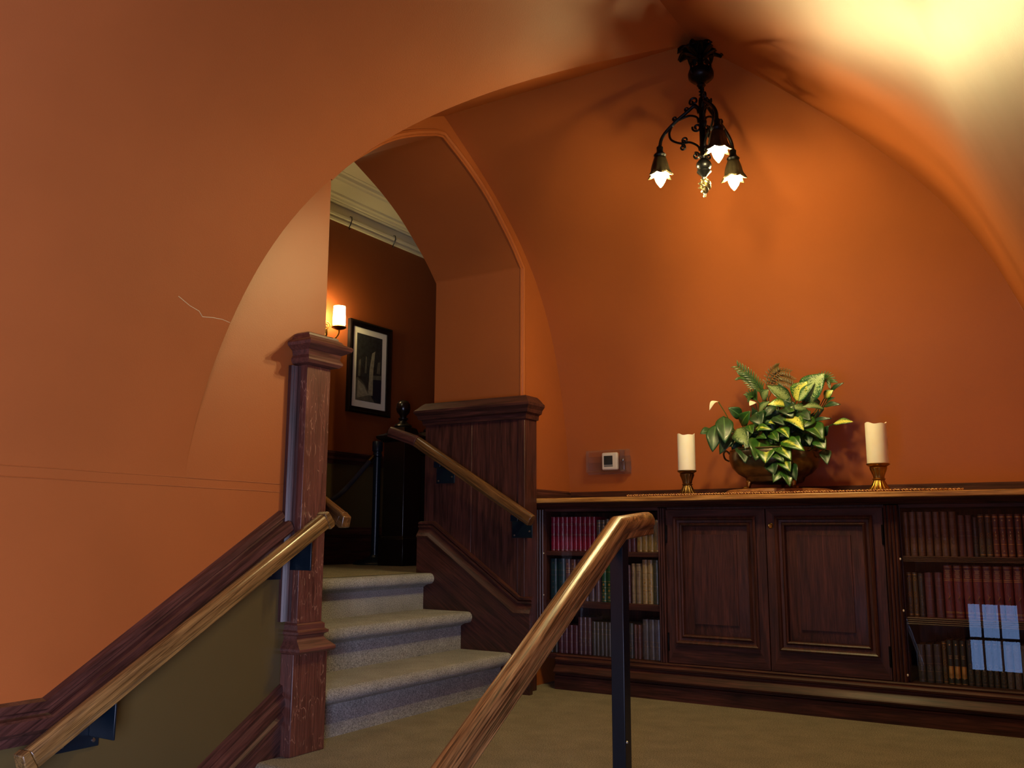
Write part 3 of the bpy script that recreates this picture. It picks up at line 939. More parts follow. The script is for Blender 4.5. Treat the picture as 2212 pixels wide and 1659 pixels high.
def place_books(case, shelf_name, zbase, items):
    """items: (style, description, [(x0, x1, top)...]); one top-level object per book, alike books share meshes"""
    for style, desc, run in items:
        st = ST[style]
        if st.mat is None:
            st.mat = leather('leather_' + style, st.c, st.rough)
        wd = sum(b_[1] - b_[0] for b_ in run) / len(run)
        hh = sum(b_[2] for b_ in run) / len(run) - zbase
        protos = None
        for i, (x0, x1, zt_) in enumerate(run):
            if protos is None:
                bk = book_mesh(None, wd, hh).build('book', st.mat, sharp=50)
                pg = MB().box(-wd / 2 + .0023, .0042, .002, wd / 2 - .0023, .118, hh - .003).build('page_block', paper_m, bk)
                tl = tag(tooling(st, wd, hh).build('spine_tooling', gilt_dim if st.dim else gilt, bk), kind='stuff')
                protos = (bk, pg, tl)
                o, kids = bk, (pg, tl)
            else:
                o = protos[0].copy(); COL.objects.link(o)
                for k in protos[1:]:
                    c = k.copy(); COL.objects.link(c); c.parent = o
            rnd = random.Random(int((x0 + 5) * 1000))
            o.location = ((x0 + x1) / 2, 3.985 + rnd.uniform(-.003, .003), zbase + .0005)
            sx = (x1 - x0 - .0005) / wd
            o.scale = (min(sx, 1.0), 1, (zt_ - zbase) / hh)
            n = len(run)
            if n == 1:
                lab = '%s, %s' % (desc, shelf_name)
            else:
                lab = '%s from left of %d %s, %s' % (ORD[i], n, desc.replace('book', 'books', 1), shelf_name)
            tag(o, lab, 'book', 'books on the ' + shelf_name)

def run(x0, x1, n, top):
    wd = (x1 - x0) / n
    return [(x0 + wd * i, x0 + wd * (i + 1), top) for i in range(n)]
#L1
place_books(left_case, "top shelf by stairs", .6415, [
 ('maroon', 'thin glossy maroon book', [(-2.258 + .0247 * i, -2.258 + .0247 * (i + 1) - .001, .806) for i in range(10)]),
 ('greybrown', 'short grey-brown book', [(-2.007, -1.984, .791), (-1.981, -1.960, .791), (-1.957, -1.939, .795)]),
 ('brownlab', 'taller brown book', [(-1.934, -1.907, .806), (-1.905, -1.880, .806)]),
 ('wine', 'dark red book behind the rail', run(-1.878, -1.80, 3, .798)),
 ('gold', 'gold ornamented book', run(-1.797, -1.681, 4, .79))])
place_books(left_case, "middle shelf by stairs", .406, [
 ('teal', 'wide dark teal book', [(-2.262, -2.225, .604), (-2.222, -2.182, .604)]),
 ('brownlab', 'brown lozenge-spined book', [(-2.179, -2.152, .602), (-2.148, -2.118, .602)]),
 ('violet', 'dusky violet-brown book', [(-2.114, -2.085, .602), (-2.082, -2.053, .602), (-2.047, -2.02, .585), (-2.016, -1.99, .585)]),
 ('green', 'dark green gilt-lozenge book', [(-1.982, -1.956, .581), (-1.953, -1.925, .581)]),
 ('plum', 'plum-brown book near rail post', run(-1.922, -1.830, 4, .58)),
 ('tan', 'short tan book', [(-1.824, -1.807, .588), (-1.805, -1.775, .588)]),
 ('beige', 'beige gilt-banded book', [(-1.772, -1.746, .606), (-1.744, -1.719, .606)]),
 ('darkolive', 'dark olive book at the right end', [(-1.716, -1.689, .605)])])
place_books(left_case, "bottom shelf by stairs", .158, [
 ('umber', 'tall dark left-end book', [(-2.266, -2.246, .347), (-2.244, -2.223, .347)]),
 ('wine', 'dull red book behind the rail', run(-2.22, -2.112, 4, .29)),
 ('plum', 'plum book with a ribbed spine', run(-2.110, -2.040, 3, .33)),
 ('umber', 'short dark grey book', run(-2.036, -1.912, 6, .313)),
 ('ink', 'blackish book behind the rail post', run(-1.910, -1.822, 4, .315)),
 ('darkred', 'short dark red book', [(-1.819, -1.803, .31), (-1.801, -1.781, .31)]),
 ('slate', 'slate ring-ornamented book', run(-1.776, -1.687, 3, .337))])
place_books(right_case, "top shelf beyond cupboard", .6415, [
 ('russet', 'tall russet-brown book', [(-.628, -.607, .815), (-.604, -.578, .815), (-.575, -.55, .815), (-.547, -.52, .815), (-.517, -.492, .815), (-.489, -.463, .815), (-.460, -.433, .815)]),
 ('darkred', 'dull dark red book', [(-.428, -.403, .801), (-.401, -.379, .801)]),
 ('ink', 'slim dark book', [(-.376, -.359, .793)]),
 ('ornate', 'slim gilt-ornamented book', [(-.357, -.336, .803), (-.333, -.311, .803)]),
 ('emblem', 'red-brown oval-emblem book', [(-.308, -.287, .803), (-.284, -.262, .803), (-.259, -.236, .803), (-.231, -.209, .803), (-.206, -.184, .803), (-.18, -.158, .803)])])
place_books(right_case, "middle shelf beyond cupboard", .406, [
 ('ornate', 'slim brownish book', [(-.628, -.608, .577), (-.606, -.587, .577)]),
 ('scrolled', 'slim dark bright-dotted book', [(-.584, -.565, .574)]),
 ('wine', 'plain wide wine-red book', [(-.562, -.531, .578), (-.524, -.496, .579)]),
 ('sword', 'tall maroon gilt-sword book', [(-.492 + .0344 * i, -.4595 + .0344 * i, .607) for i in range(10)])])
place_books(right_case, "bottom shelf beyond cupboard", .158, [
 ('ink', 'wide dark book', [(-.606, -.578, .3), (-.575, -.549, .302), (-.546, -.519, .304)]),
 ('ornate', 'slim dark gilt-ornamented book', [(-.516, -.5, .317)]),
 ('blackgreen', 'black-green labelled book', [(-.498, -.478, .322), (-.476, -.455, .323), (-.453, -.433, .323)]),
 ('scrolled', 'blue-grey scroll-ornamented book', [(-.430, -.409, .326), (-.406, -.386, .328), (-.383, -.364, .328), (-.361, -.343, .33), (-.341, -.323, .33), (-.32, -.301, .328)]),
 ('slate', 'slate pale-labelled book', [(-.297, -.275, .316), (-.272, -.25, .317), (-.247, -.225, .317), (-.222, -.2, .317)])])

# ------------------------------------------------------------------ things on the cabinet top
wax = NT('ivory_wax')
wax.l(wax.ramp(wax.noise(wax.tc.outputs['Object'], 18, 3), [(.3, lin((254, 246, 222))), (.7, lin((255, 251, 234)))]), wax.b.inputs['Base Color'])
wax.set(Roughness=.45)
wax.b.inputs['Subsurface Weight'].default_value = .12
wax.b.inputs['Subsurface Radius'].default_value = (.03, .02, .01)
WAX = wax.mat
TZ = .8945
def candlestick(x, y, mt, lab, lab2, r):
    t = thing('candle_holder', lab, 'candlestick', (x, y, TZ), None)
    k = r / .043
    c = (x, y, TZ)
    b = MB(); b.lathe([(.056 * k, 0), (.057 * k, .004), (.053 * k, .008), (.05 * k, .009)], c, 32); b.build('foot', mt, t)
    b = MB(); b.lathe([(.05 * k, .009, 1), (.042 * k, .016, 1), (.031 * k, .03, 1), (.024 * k, .044, 1), (.021 * k, .052, 1)], c, 96, flute=16, depth=.05); b.build('fluted_base', mt, t, sharp=60)
    b = MB(); b.lathe([(.02 * k, .052), (.025 * k, .054), (.026 * k, .057), (.021 * k, .06), (.0215 * k, .062)], c, 32); b.build('collar', mt, t)
    b = MB(); b.lathe([(.0215 * k, .062, 1), (.0225 * k, .07, 1), (.028 * k, .085, 1), (.0335 * k, .098, 1), (.034 * k, .101, 1)], c, 96, flute=16, depth=.035); b.build('cup', mt, t, sharp=60)
    b = MB(); b.lathe([(.033 * k, .101), (.035 * k, .104), (.033 * k, .107), (.042 * k, .113), (.0465 * k, .116), (.0465 * k, .12), (.03 * k, .1205)], c, 32); b.build('drip_plate', mt, t)
    cb = MB()
    z = TZ + .1206
    loops = []
    H = .166
    n = 32
    def top(a): return H + .004 * math.sin(2 * a + .6) + .002 * math.sin(5 * a)
    for rr_, f in ((r * .98, 0), (r, .003), (r, None)):
        loops.append([(x + rr_ * math.cos(2 * math.pi * i / n), y + rr_ * math.sin(2 * math.pi * i / n), z + (f if f is not None else top(2 * math.pi * i / n))) for i in range(n)])
    for rr_, dz in ((r * .93, .0), (r * .86, -.006), (r * .5, -.016)):
        loops.append([(x + rr_ * math.cos(2 * math.pi * i / n), y + rr_ * math.sin(2 * math.pi * i / n), z + top(2 * math.pi * i / n) + dz) for i in range(n)])
    cb.loft(loops)
    c_ = cb.build('candle', WAX, sharp=60)
    tag(c_, lab2, 'candle', 'ivory pillar candles on the cabinet top')
    wk = MB(); wk.tube([(x, y, z + H - .017), (x + .001, y, z + H - .004)], .0012, 6)
    wk.build('wick', M['ebony'], c_)
candlestick(-1.545, 4.0, M['brass_dark'], 'dark brass candle holder left of the potted plant', 'ivory pillar candle left of the potted plant', .0405)
candlestick(-.708, 3.985, M['brass'], 'fluted brass candle holder right of the potted plant', 'ivory pillar candle right of the potted plant', .0425)

# twisted cord along the front edge
cordm = NT('twisted_cord')
wv = cordm.n('ShaderNodeTexWave', wave_type='BANDS', bands_direction='DIAGONAL')
wv.inputs['Scale'].default_value = 60
cordm.l(cordm.tc.outputs['Object'], wv.inputs['Vector'])
cordm.l(cordm.ramp(wv.outputs['Fac'], [(.35, lin((120, 50, 24))), (.6, lin((214, 160, 90)))]), cordm.b.inputs['Base Color'])
cordm.set(Roughness=.6)
def cord_path(u):
    x = -1.79 + 1.40 * u
    y = 3.869 + .0006 * math.sin(u * 30)
    if u > .9: y += .05 * (u - .9) / .1 + .006 * math.sin((u - .9) * 120)
    return Vector((x, y, TZ + .0055))
cb = MB()
N_ = 700
loops = []
for i in range(N_ + 1):
    p = cord_path(i / N_)
    tw = i * .42
    lp = []
    for k in range(10):
        q = 2 * math.pi * k / 10
        rad = .0032 + .0014 * math.cos(2 * (q - tw))
        lp.append((p.x, p.y + rad * math.cos(q), p.z + rad * math.sin(q)))
    loops.append(lp)
cb.loft(loops)
tag(cb.build('twisted_cord', cordm.mat, sharp=60), 'red and gold twisted cord lying along the front edge of the cabinet top', 'cord')

bd = MB(); bd.lathe([(.22, 0), (.232, .003), (.235, .012), (.232, .022), (.222, .026), (0, .0262)], (-1.153, 4.111, TZ + .0001), 56)
for i, v in enumerate(bd.v): pass
tag(bd.build('round_board', wood('round_walnut', (120, 72, 40), (184, 122, 70), (1, .2, 0), .34), sharp=30), 'round wooden board under the planted bronze bowl', 'board')

# ------------------------------------------------------------------ planted bowl
BXc, BYc, BZc = -1.163, 4.085, TZ + .0263
pl = thing('planted_bowl', 'footed bronze bowl filled with mixed green and variegated houseplants', 'plant', (BXc, BYc, BZc))
b = MB()
b.lathe([(0, .028), (.10, .028), (.118, .032), (.124, .04), (.128, .052), (.132, .056), (.160, .072), (.184, .098), (.196, .128), (.198, .152), (.193, .168), (.197, .174), (.194, .178), (.187, .172), (.188, .15), (.18, .12), (0, .115)], (BXc, BYc, BZc), 56)
b.build('bowl', M['bronze'], pl, sharp=50)
b = MB(); b.lathe([(0, .135), (.183, .135), (.183, .14), (.1, .15), (0, .152)], (BXc, BYc, BZc), 32)
b.build('soil', flat('potting_soil', (40, 30, 22), .9, var=.4), pl)
for a in (R(215), R(325), R(90)):
    d = Vector((math.cos(a), math.sin(a), 0))
    c = Vector((BXc, BYc, BZc))
    b = MB(); b.tube([c + d * .105 + Vector((0, 0, .045)), c + d * .122 + Vector((0, 0, .03)), c + d * .121 + Vector((0, 0, .016)), c + d * .128 + Vector((0, 0, .007)), c + d * .145 + Vector((0, 0, .0065))], [.016, .013, .009, .01, .0065], 10)
    b.build('foot', M['brass'], pl)
for s in (-1, 1):
    c = Vector((BXc + s * .196, BYc - .02, BZc + .165))
    b = MB(); b.tube(spline([c, c + Vector((s * .016, -.006, .016)), c + Vector((s * .028, -.008, .004)), c + Vector((s * .022, -.008, -.02)), c + Vector((s * .004, -.004, -.032))], 6), .0042, 8)
    b.build('handle', M['brass_dark'], pl)

def leafmat(name, base, vein, mode, rough=.36):
    t = NT(name)
    uv = t.tc.outputs['UV']
    sp = t.n('ShaderNodeSeparateXYZ'); t.l(uv, sp.inputs[0])
    o = t.tc.outputs['Object']
    n1 = t.noise(o, 45, 3)
    b0 = lin(base)
    colr = t.ramp(n1, [(.3, tuple(x * .7 for x in b0[:3])), (.7, tuple(x * 1.2 for x in b0[:3]))])
    # |u| distance from the midrib in UV.x (-1..1 mapped to 0..1)
    ma = t.n('ShaderNodeMath', operation='SUBTRACT'); ma.inputs[1].default_value = .5; t.l(sp.outputs[0], ma.inputs[0])
    ab = t.n('ShaderNodeMath', operation='ABSOLUTE'); t.l(ma.outputs[0], ab.inputs[0])
    if mode == 'midrib':
        f = t.ramp(ab.outputs[0], [(.0, (1, 1, 1)), (.035, (.15, .15, .15)), (.08, (0, 0, 0))])
    elif mode == 'centre':
        ad = t.n('ShaderNodeMath', operation='MULTIPLY_ADD'); ad.inputs[1].default_value = .35; t.l(t.noise(o, 60, 3), ad.inputs[0]); t.l(ab.outputs[0], ad.inputs[2])
        f = t.ramp(ad.outputs[0], [(.16, (1, 1, 1)), (.34, (0, 0, 0))])
    elif mode == 'mottle':
        v = t.n('ShaderNodeMapping'); v.inputs['Scale'].default_value = (7, 22, 1); t.l(uv, v.inputs['Vector'])
        q = t.noise(v.outputs[0], 1.3, 4, .65)
        ad = t.n('ShaderNodeMath', operation='MULTIPLY_ADD'); ad.inputs[1].default_value = -.55; t.l(ab.outputs[0], ad.inputs[0]); t.l(q, ad.inputs[2])
        f = t.ramp(ad.outputs[0], [(.30, (0, 0, 0)), (.42, (1, 1, 1))])
    else:
        f = None
    t.l(t.mix(f, colr, lin(vein)) if f is not None else colr, t.b.inputs['Base Color'])
    t.set(Roughness=rough)
    t.b.inputs['Coat Weight'].default_value = .04
    return t.mat
LM = {
 'lily': leafmat('peace_lily_leaf', (28, 68, 34), (84, 124, 74), 'midrib', .42),
 'dark': leafmat('deep_green_leaf', (24, 58, 30), (60, 100, 56), 'midrib', .42),
 'pothos': leafmat('pothos_leaf', (40, 82, 28), (116, 144, 58), 'midrib', .34),
 'bright': leafmat('bright_pothos_leaf', (52, 98, 30), (196, 204, 84), 'centre', .34),
 'white': leafmat('cream_variegated_leaf', (30, 84, 44), (164, 188, 132), 'mottle', .36),
 'yellow': leafmat('yellow_variegated_leaf', (40, 96, 40), (208, 210, 96), 'mottle', .36),
 'striped': leafmat('striped_leaf', (40, 72, 38), (128, 150, 100), 'mottle', .36),
 'spathe': leafmat('white_spathe', (232, 228, 206), (240, 238, 220), None, .5),
 'palm': leafmat('palm_leaflet', (52, 84, 34), (84, 116, 54), 'midrib', .4),
 'fern': leafmat('brownish_fern', (84, 74, 36), (110, 96, 50), 'midrib', .5),
}
def leaf(name, base, tip, width, kind, normal, droop=.12, shape=1.0, fold=.18, parent=None, stem=None):
    """a blade from base to tip with a midrib fold, curved by droop; its own mesh"""
    base, tip = Vector(base), Vector(tip)
    ax = tip - base
    L = ax.length
    ax.normalize()
    nr = Vector(normal)
    nr = (nr - ax * nr.dot(ax)).normalized()
    sd = ax.cross(nr)
    NU, NV = 6, 10
    vs_, uvs = [], []
    for j in range(NV + 1):
        t = j / NV
        if shape >= 2:     # heart
            wdt = max(.02, (math.sin(math.pi * min(1, t ** .62)) ** .75) * (1 - .25 * t))
        else:
            wdt = max(.02, math.sin(math.pi * t ** .85) ** .9)
        c = base + ax * (L * t) + nr * (droop * L * (math.sin(math.pi * t)))
        for i in range(NU + 1):
            s = i / NU * 2 - 1
            back = -.12 * L * (abs(s) ** 2) * (1 - t) ** 4 if shape >= 2 else 0
            wob = .02 * L * math.sin(9 * t + 3 * s) * abs(s)
            vs_.append(c + sd * (s * width / 2 * wdt) + nr * (fold * abs(s) * width * wdt * .5 + wob) + ax * back)
            uvs.append((i / NU, t))
    fs = [(j * (NU + 1) + i, j * (NU + 1) + i + 1, (j + 1) * (NU + 1) + i + 1, (j + 1) * (NU + 1) + i) for j in range(NV) for i in range(NU)]
    b = MB(); b.add(vs_, fs)
    o = b.build(name, LM[kind], parent, sharp=180)
    uvl = o.data.uv_layers.new(name='UVMap')
    for lp in o.data.loops:
        uvl.data[lp.index].uv = uvs[lp.vertex_index]
    so = o.modifiers.new('thickness', 'SOLIDIFY'); so.thickness = .0009
    if stem is not None:
        sm = MB(); sm.tube(spline([Vector(stem), (Vector(stem) * .45 + base * .55) + Vector((0, -.004, .03)), base], 5), [.0022] * 11, 5)
        sm.build('leaf_stem', LM['pothos'], parent)
    return o
LEAVES = [
    ('white', (-1.017, 4.05, 1.306), (-0.913, 4.03, 1.417), 0.105, 1, 0.06),
    ('yellow', (-1.045, 4.04, 1.309), (-0.988, 4.03, 1.389), 0.079, 1, 0.06),
    ('white', (-1.03, 4.03, 1.302), (-0.954, 4.02, 1.382), 0.042, 1, 0.05),
    ('striped', (-1.069, 4.06, 1.295), (-1.163, 4.02, 1.384), 0.063, 1, 0.10),
    ('yellow', (-0.924, 4.05, 1.313), (-0.882, 4.04, 1.343), 0.033, 1, 0.10),
    ('dark', (-0.902, 4.06, 1.339), (-0.836, 4.04, 1.372), 0.018, 1, 0.10),
    ('yellow', (-1.078, 4.02, 1.285), (-1.147, 3.96, 1.289), 0.039, 1, 0.20),
    ('dark', (-1.092, 4.02, 1.283), (-1.036, 3.95, 1.223), 0.058, 1, 0.15),
    ('yellow', (-1.063, 3.98, 1.225), (-0.981, 3.9, 1.16), 0.066, 2, 0.12),
    ('striped', (-0.99, 4.02, 1.258), (-1.054, 3.97, 1.272), 0.031, 1, 0.15),
    ('striped', (-0.924, 4.03, 1.262), (-1.005, 3.98, 1.27), 0.031, 1, 0.15),
    ('yellow', (-0.881, 4.0, 1.192), (-0.794, 3.97, 1.192), 0.033, 1, 0.06),
    ('dark', (-0.969, 4.01, 1.21), (-0.884, 3.99, 1.214), 0.016, 1, 0.10),
    ('pothos', (-0.969, 3.98, 1.189), (-0.907, 3.92, 1.117), 0.071, 2, 0.12),
    ('dark', (-0.923, 4.0, 1.143), (-0.895, 3.97, 1.181), 0.031, 1, 0.10),
    ('pothos', (-0.95, 3.97, 1.131), (-0.899, 3.92, 1.077), 0.050, 1, 0.12),
    ('dark', (-0.919, 4.05, 1.29), (-0.874, 4.03, 1.309), 0.019, 1, 0.10),
    ('dark', (-0.924, 4.04, 1.274), (-0.848, 4.01, 1.274), 0.023, 1, 0.12),
    ('lily', (-1.354, 3.98, 1.253), (-1.326, 3.9, 1.122), 0.066, 1, 0.10),
    ('lily', (-1.4, 4.0, 1.219), (-1.395, 3.93, 1.089), 0.060, 1, 0.10),
    ('lily', (-1.422, 4.02, 1.195), (-1.465, 3.97, 1.178), 0.039, 1, 0.10),
    ('dark', (-1.312, 4.0, 1.173), (-1.362, 3.93, 1.077), 0.050, 1, 0.15),
    ('lily', (-1.287, 4.03, 1.248), (-1.332, 3.98, 1.291), 0.045, 1, 0.12),
    ('pothos', (-1.287, 4.02, 1.214), (-1.228, 3.97, 1.267), 0.050, 1, 0.12),
    ('striped', (-1.293, 3.98, 1.193), (-1.226, 3.91, 1.104), 0.066, 1, 0.12),
    ('spathe', (-1.381, 3.99, 1.323), (-1.41, 3.95, 1.281), 0.024, 1, 0.30),
    ('spathe', (-1.213, 4.0, 1.31), (-1.228, 3.96, 1.29), 0.031, 1, 0.15),
    ('pothos', (-1.184, 3.95, 1.13), (-1.183, 3.87, 1.038), 0.087, 2, 0.12),
    ('bright', (-1.143, 3.94, 1.105), (-1.138, 3.86, 1.023), 0.087, 2, 0.12),
    ('bright', (-1.09, 3.94, 1.12), (-0.974, 3.87, 1.07), 0.050, 1, 0.15),
    ('bright', (-1.094, 3.93, 1.104), (-1.029, 3.86, 1.032), 0.063, 2, 0.12),
    ('pothos', (-1.235, 3.97, 1.202), (-1.207, 3.92, 1.159), 0.042, 2, 0.10),
    ('bright', (-1.205, 3.96, 1.185), (-1.123, 3.92, 1.172), 0.031, 1, 0.15),
    ('pothos', (-1.193, 3.96, 1.154), (-1.143, 3.91, 1.135), 0.037, 2, 0.12),
    ('bright', (-1.09, 3.95, 1.178), (-1.044, 3.9, 1.129), 0.047, 2, 0.12),
    ('pothos', (-1.121, 3.93, 1.086), (-1.059, 3.86, 1.024), 0.058, 2, 0.12),
    ('bright', (-1.076, 3.91, 1.048), (-1.031, 3.85, 0.983), 0.058, 2, 0.12),
    ('dark', (-1.122, 3.91, 1.032), (-1.101, 3.86, 0.973), 0.063, 2, 0.12),
    ('pothos', (-1.078, 3.9, 0.994), (-1.106, 3.85, 0.941), 0.037, 1, 0.12),
    ('pothos', (-1.065, 3.9, 0.991), (-1.036, 3.85, 0.922), 0.047, 2, 0.12),
    ('dark', (-1.034, 3.91, 1.025), (-1.012, 3.86, 0.945), 0.037, 1, 0.12),
    ('dark', (-1.269, 3.95, 1.101), (-1.231, 3.88, 1.028), 0.058, 2, 0.12),
    ('dark', (-0.913, 3.97, 1.073), (-0.896, 3.92, 1.012), 0.045, 2, 0.12),
    ('dark', (-1.134, 4.0, 1.239), (-1.07, 3.95, 1.19), 0.052, 1, 0.12),
    ('dark', (-1.215, 4.0, 1.262), (-1.175, 3.95, 1.196), 0.058, 1, 0.12),
    ('lily', (-1.174, 4.01, 1.225), (-1.202, 3.96, 1.257), 0.047, 1, 0.12),
    ('dark', (-1.029, 4.0, 1.25), (-0.962, 3.95, 1.205), 0.047, 1, 0.12),
    ('pothos', (-1.128, 3.95, 1.162), (-1.089, 3.9, 1.116), 0.047, 2, 0.12),
    ('pothos', (-1.043, 3.97, 1.142), (-1.004, 3.91, 1.079), 0.047, 1, 0.12),
    ('dark', (-1.234, 3.96, 1.142), (-1.235, 3.9, 1.089), 0.047, 2, 0.12),
    ('striped', (-1.195, 4.05, 1.326), (-1.157, 4.02, 1.365), 0.047, 1, 0.10),
    ('dark', (-1.007, 4.06, 1.296), (-0.999, 4.02, 1.334), 0.042, 1, 0.10),
    ('striped', (-0.954, 4.05, 1.277), (-0.972, 4.01, 1.318), 0.037, 1, 0.10),
    ('dark', (-1.099, 4.08, 1.337), (-1.117, 4.04, 1.392), 0.042, 1, 0.10),
    ('pothos', (-0.959, 3.99, 1.226), (-1.001, 3.93, 1.171), 0.047, 1, 0.12),
    ('dark', (-1.338, 4.0, 1.165), (-1.306, 3.94, 1.108), 0.042, 1, 0.12),
    ('lily', (-0.978, 3.97, 1.156), (-0.967, 3.93, 1.096), 0.031, 1, 0.08),
    ('dark', (-1.21, 3.95, 1.105), (-1.211, 3.89, 1.056), 0.047, 2, 0.10),
    ('yellow', (-1.126, 3.98, 1.201), (-1.138, 3.93, 1.205), 0.026, 1, 0.15),
    ('pothos', (-1.074, 3.99, 1.243), (-1.028, 3.95, 1.253), 0.031, 1, 0.15),
    ('bright', (-1.16, 3.96, 1.192), (-1.185, 3.92, 1.171), 0.031, 2, 0.10),
]
FRONDS = [
    [(-1.195, 4.08, 1.335), (-1.213, 4.07, 1.381), (-1.254, 4.06, 1.444), (-1.31, 4.05, 1.495)],
    [(-1.189, 4.08, 1.353), (-1.161, 4.07, 1.418), (-1.115, 4.06, 1.454), (-1.059, 4.05, 1.439)],
    [(-1.194, 4.08, 1.344), (-1.169, 4.07, 1.442), (-1.133, 4.06, 1.47), (-1.116, 4.05, 1.474)],
    [(-1.18, 4.08, 1.366), (-1.137, 4.07, 1.43), (-1.09, 4.06, 1.425), (-1.048, 4.05, 1.401)],
    [(-0.998, 4.08, 1.32), (-0.949, 4.07, 1.386), (-0.916, 4.06, 1.398), (-0.891, 4.05, 1.376)],
    [(-1.176, 4.08, 1.333), (-1.139, 4.07, 1.403), (-1.091, 4.06, 1.402), (-1.053, 4.05, 1.379)],
    [(-1.193, 4.08, 1.376), (-1.231, 4.07, 1.397), (-1.264, 4.06, 1.431), (-1.293, 4.05, 1.441)],
    [(-1.219, 4.08, 1.313), (-1.233, 4.07, 1.336), (-1.239, 4.06, 1.345), (-1.25, 4.05, 1.342)],
]
def add_leaves():
    rnd = random.Random(4)
    cen = Vector((BXc, BYc, BZc + .15))
    for k, bs, tp, wd, sh, dr in LEAVES:
        nrm = Vector((rnd.uniform(-.35, .35) + .12, -1, .55 + rnd.uniform(-.25, .3)))
        if k == 'spathe':
            nm = 'spathe'
        else:
            nm = 'leaf'
        B = Vector(bs)
        root = cen + Vector(((B.x - cen.x) * .55, min(0, (B.y - cen.y) * .5), -.02))
        leaf(nm, bs, tp, wd * (1.22 if nm == 'leaf' else 1), k, nrm, dr, sh, .16, pl, root)
    # inner, darker leaves that fill the body of the planting
    for i in range(120):
        a = rnd.uniform(0, 2 * math.pi)
        q = math.sqrt(rnd.random())
        x = BXc + .02 + .168 * q * math.cos(a)
        z = BZc + .232 + .135 * q * math.sin(a)
        y = BYc + rnd.uniform(-.07, .06)
        ang = rnd.uniform(0, 2 * math.pi)
        L = rnd.uniform(.055, .095)
        tip = (x + L * math.cos(ang), y - rnd.uniform(0, .03), z + L * math.sin(ang) * .9)
        leaf('leaf', (x, y, z), tip, rnd.uniform(.03, .055), rnd.choice(['dark', 'dark', 'dark', 'lily', 'lily', 'pothos', 'striped']),
             (rnd.uniform(-.6, .6), -1, rnd.uniform(.1, 1)), .12, rnd.choice([1, 1, 2]), .16, pl, cen + Vector((rnd.uniform(-.1, .1), rnd.uniform(-.06, .06), -.03)))
    for n, f in enumerate(FRONDS):
        pts = spline(f, 5)
        fr = MB()
        rb = [cen + Vector((0, .02, -.02))] + pts
        fr.tube(rb, [.0024] * (len(rb) - 3) + [.0018, .0012, .0008], 5)
        brown = n in (1, 2, 3, 5)
        o = fr.build('palm_frond', LM['fern' if brown else 'palm'], pl)
        for i in range(3, len(pts) - 1):
            t = (pts[i + 1] - pts[i - 1]).normalized()
            for s in (-1, 1):
                side = Vector((0, -1, .2)).cross(t).normalized() * s
                L = (.03 if brown else .052) * (1 - .35 * i / len(pts))
                d = (t * (.95 if not brown else .5) + side * .75).normalized()
                leaf('leaflet', pts[i], pts[i] + d * L + Vector((0, -.004, -.006 if brown else 0)), .0055 if brown else .0085, 'fern' if brown else 'palm', (0, -1, .4), .08, 1, .1, o)
add_leaves()

# ------------------------------------------------------------------ thermostat in its clear guard
def yb(z): return yfar(z)
ty = yb(1.09)
white_p = flat('white_plastic', (232, 230, 224), .4, var=.02)
th = thing('thermostat', 'small square white thermostat with dark screen on the back wall', 'thermostat', (-2.067, ty, 1.05))
b = MB(); b.box(-2.112, ty - .024, 1.052, -2.022, ty - .001, 1.142); b.build('body', white_p, th, .008, seg=3)
b = MB(); b.box(-2.098, ty - .0256, 1.078, -2.048, ty - .0242, 1.125); b.build('screen', flat('thermostat_screen', (30, 38, 40), .15), th, .002)
b = MB(); b.box(-2.097, ty - .0256, 1.068, -2.047, ty - .0242, 1.0765); b.build('readout_strip', flat('thermostat_strip', (120, 124, 122), .4), th, .001)
gd = thing('thermostat_guard', 'clear plastic lockable guard box around the white thermostat', 'cover', (-2.08, ty, 1.03))
GM = NT('clear_acrylic')
tr = GM.n('ShaderNodeBsdfTransparent'); tr.inputs[0].default_value = (.86, .84, .86, 1)
gl = GM.n('ShaderNodeBsdfGlossy'); gl.inputs['Roughness'].default_value = .12; gl.inputs[0].default_value = (.9, .9, 1, 1)
lw = GM.n('ShaderNodeLayerWeight'); lw.inputs[0].default_value = .42
df = GM.n('ShaderNodeBsdfDiffuse'); df.inputs[0].default_value = (.8, .76, .8, 1)  # pinkish white diffuse stands in for highlights along the guard's edges
m0 = GM.n('ShaderNodeMixShader'); m0.inputs[0].default_value = .2; GM.l(gl.outputs[0], m0.inputs[1]); GM.l(df.outputs[0], m0.inputs[2])
ma = GM.n('ShaderNodeMath', operation='MULTIPLY_ADD'); ma.inputs[1].default_value = .5; ma.inputs[2].default_value = .02; GM.l(lw.outputs[1], ma.inputs[0])
mx = GM.n('ShaderNodeMixShader'); GM.l(ma.outputs[0], mx.inputs[0]); GM.l(tr.outputs[0], mx.inputs[1]); GM.l(m0.outputs[0], mx.inputs[2]); GM.l(mx.outputs[0], GM.out.inputs[0])
gx0, gx1, gz0, gz1, gy0 = -2.196, -1.957, 1.034, 1.158, ty - .058
b = MB(); b.rects(gx0, gx1, gz0, gz1, [(0, 0), (.03, -.003), (.05, -.006), (.056, -.014)])
b.f = b.f[:-2] + [b.f[-1]]; b.m = b.m[:-1]
b.v = [(x, ty - y, z) for x, z, y in b.v]
b.build('cover', GM.mat, gd, .004)
b = MB(); b.rects(gx0 - .004, gx1 + .004, gz0 - .004, gz1 + .004, [(0.0005, 0), (.005, 0)]); b.v = [(x, ty - y, z) for x, z, y in b.v]; b.build('flange', GM.mat, gd, .002)
b = MB(); b.box(gx1 - .034, ty - .058, gz0 + .006, gx1 - .03, ty - .004, gz1 - .006); b.build('divider', GM.mat, gd, .001)
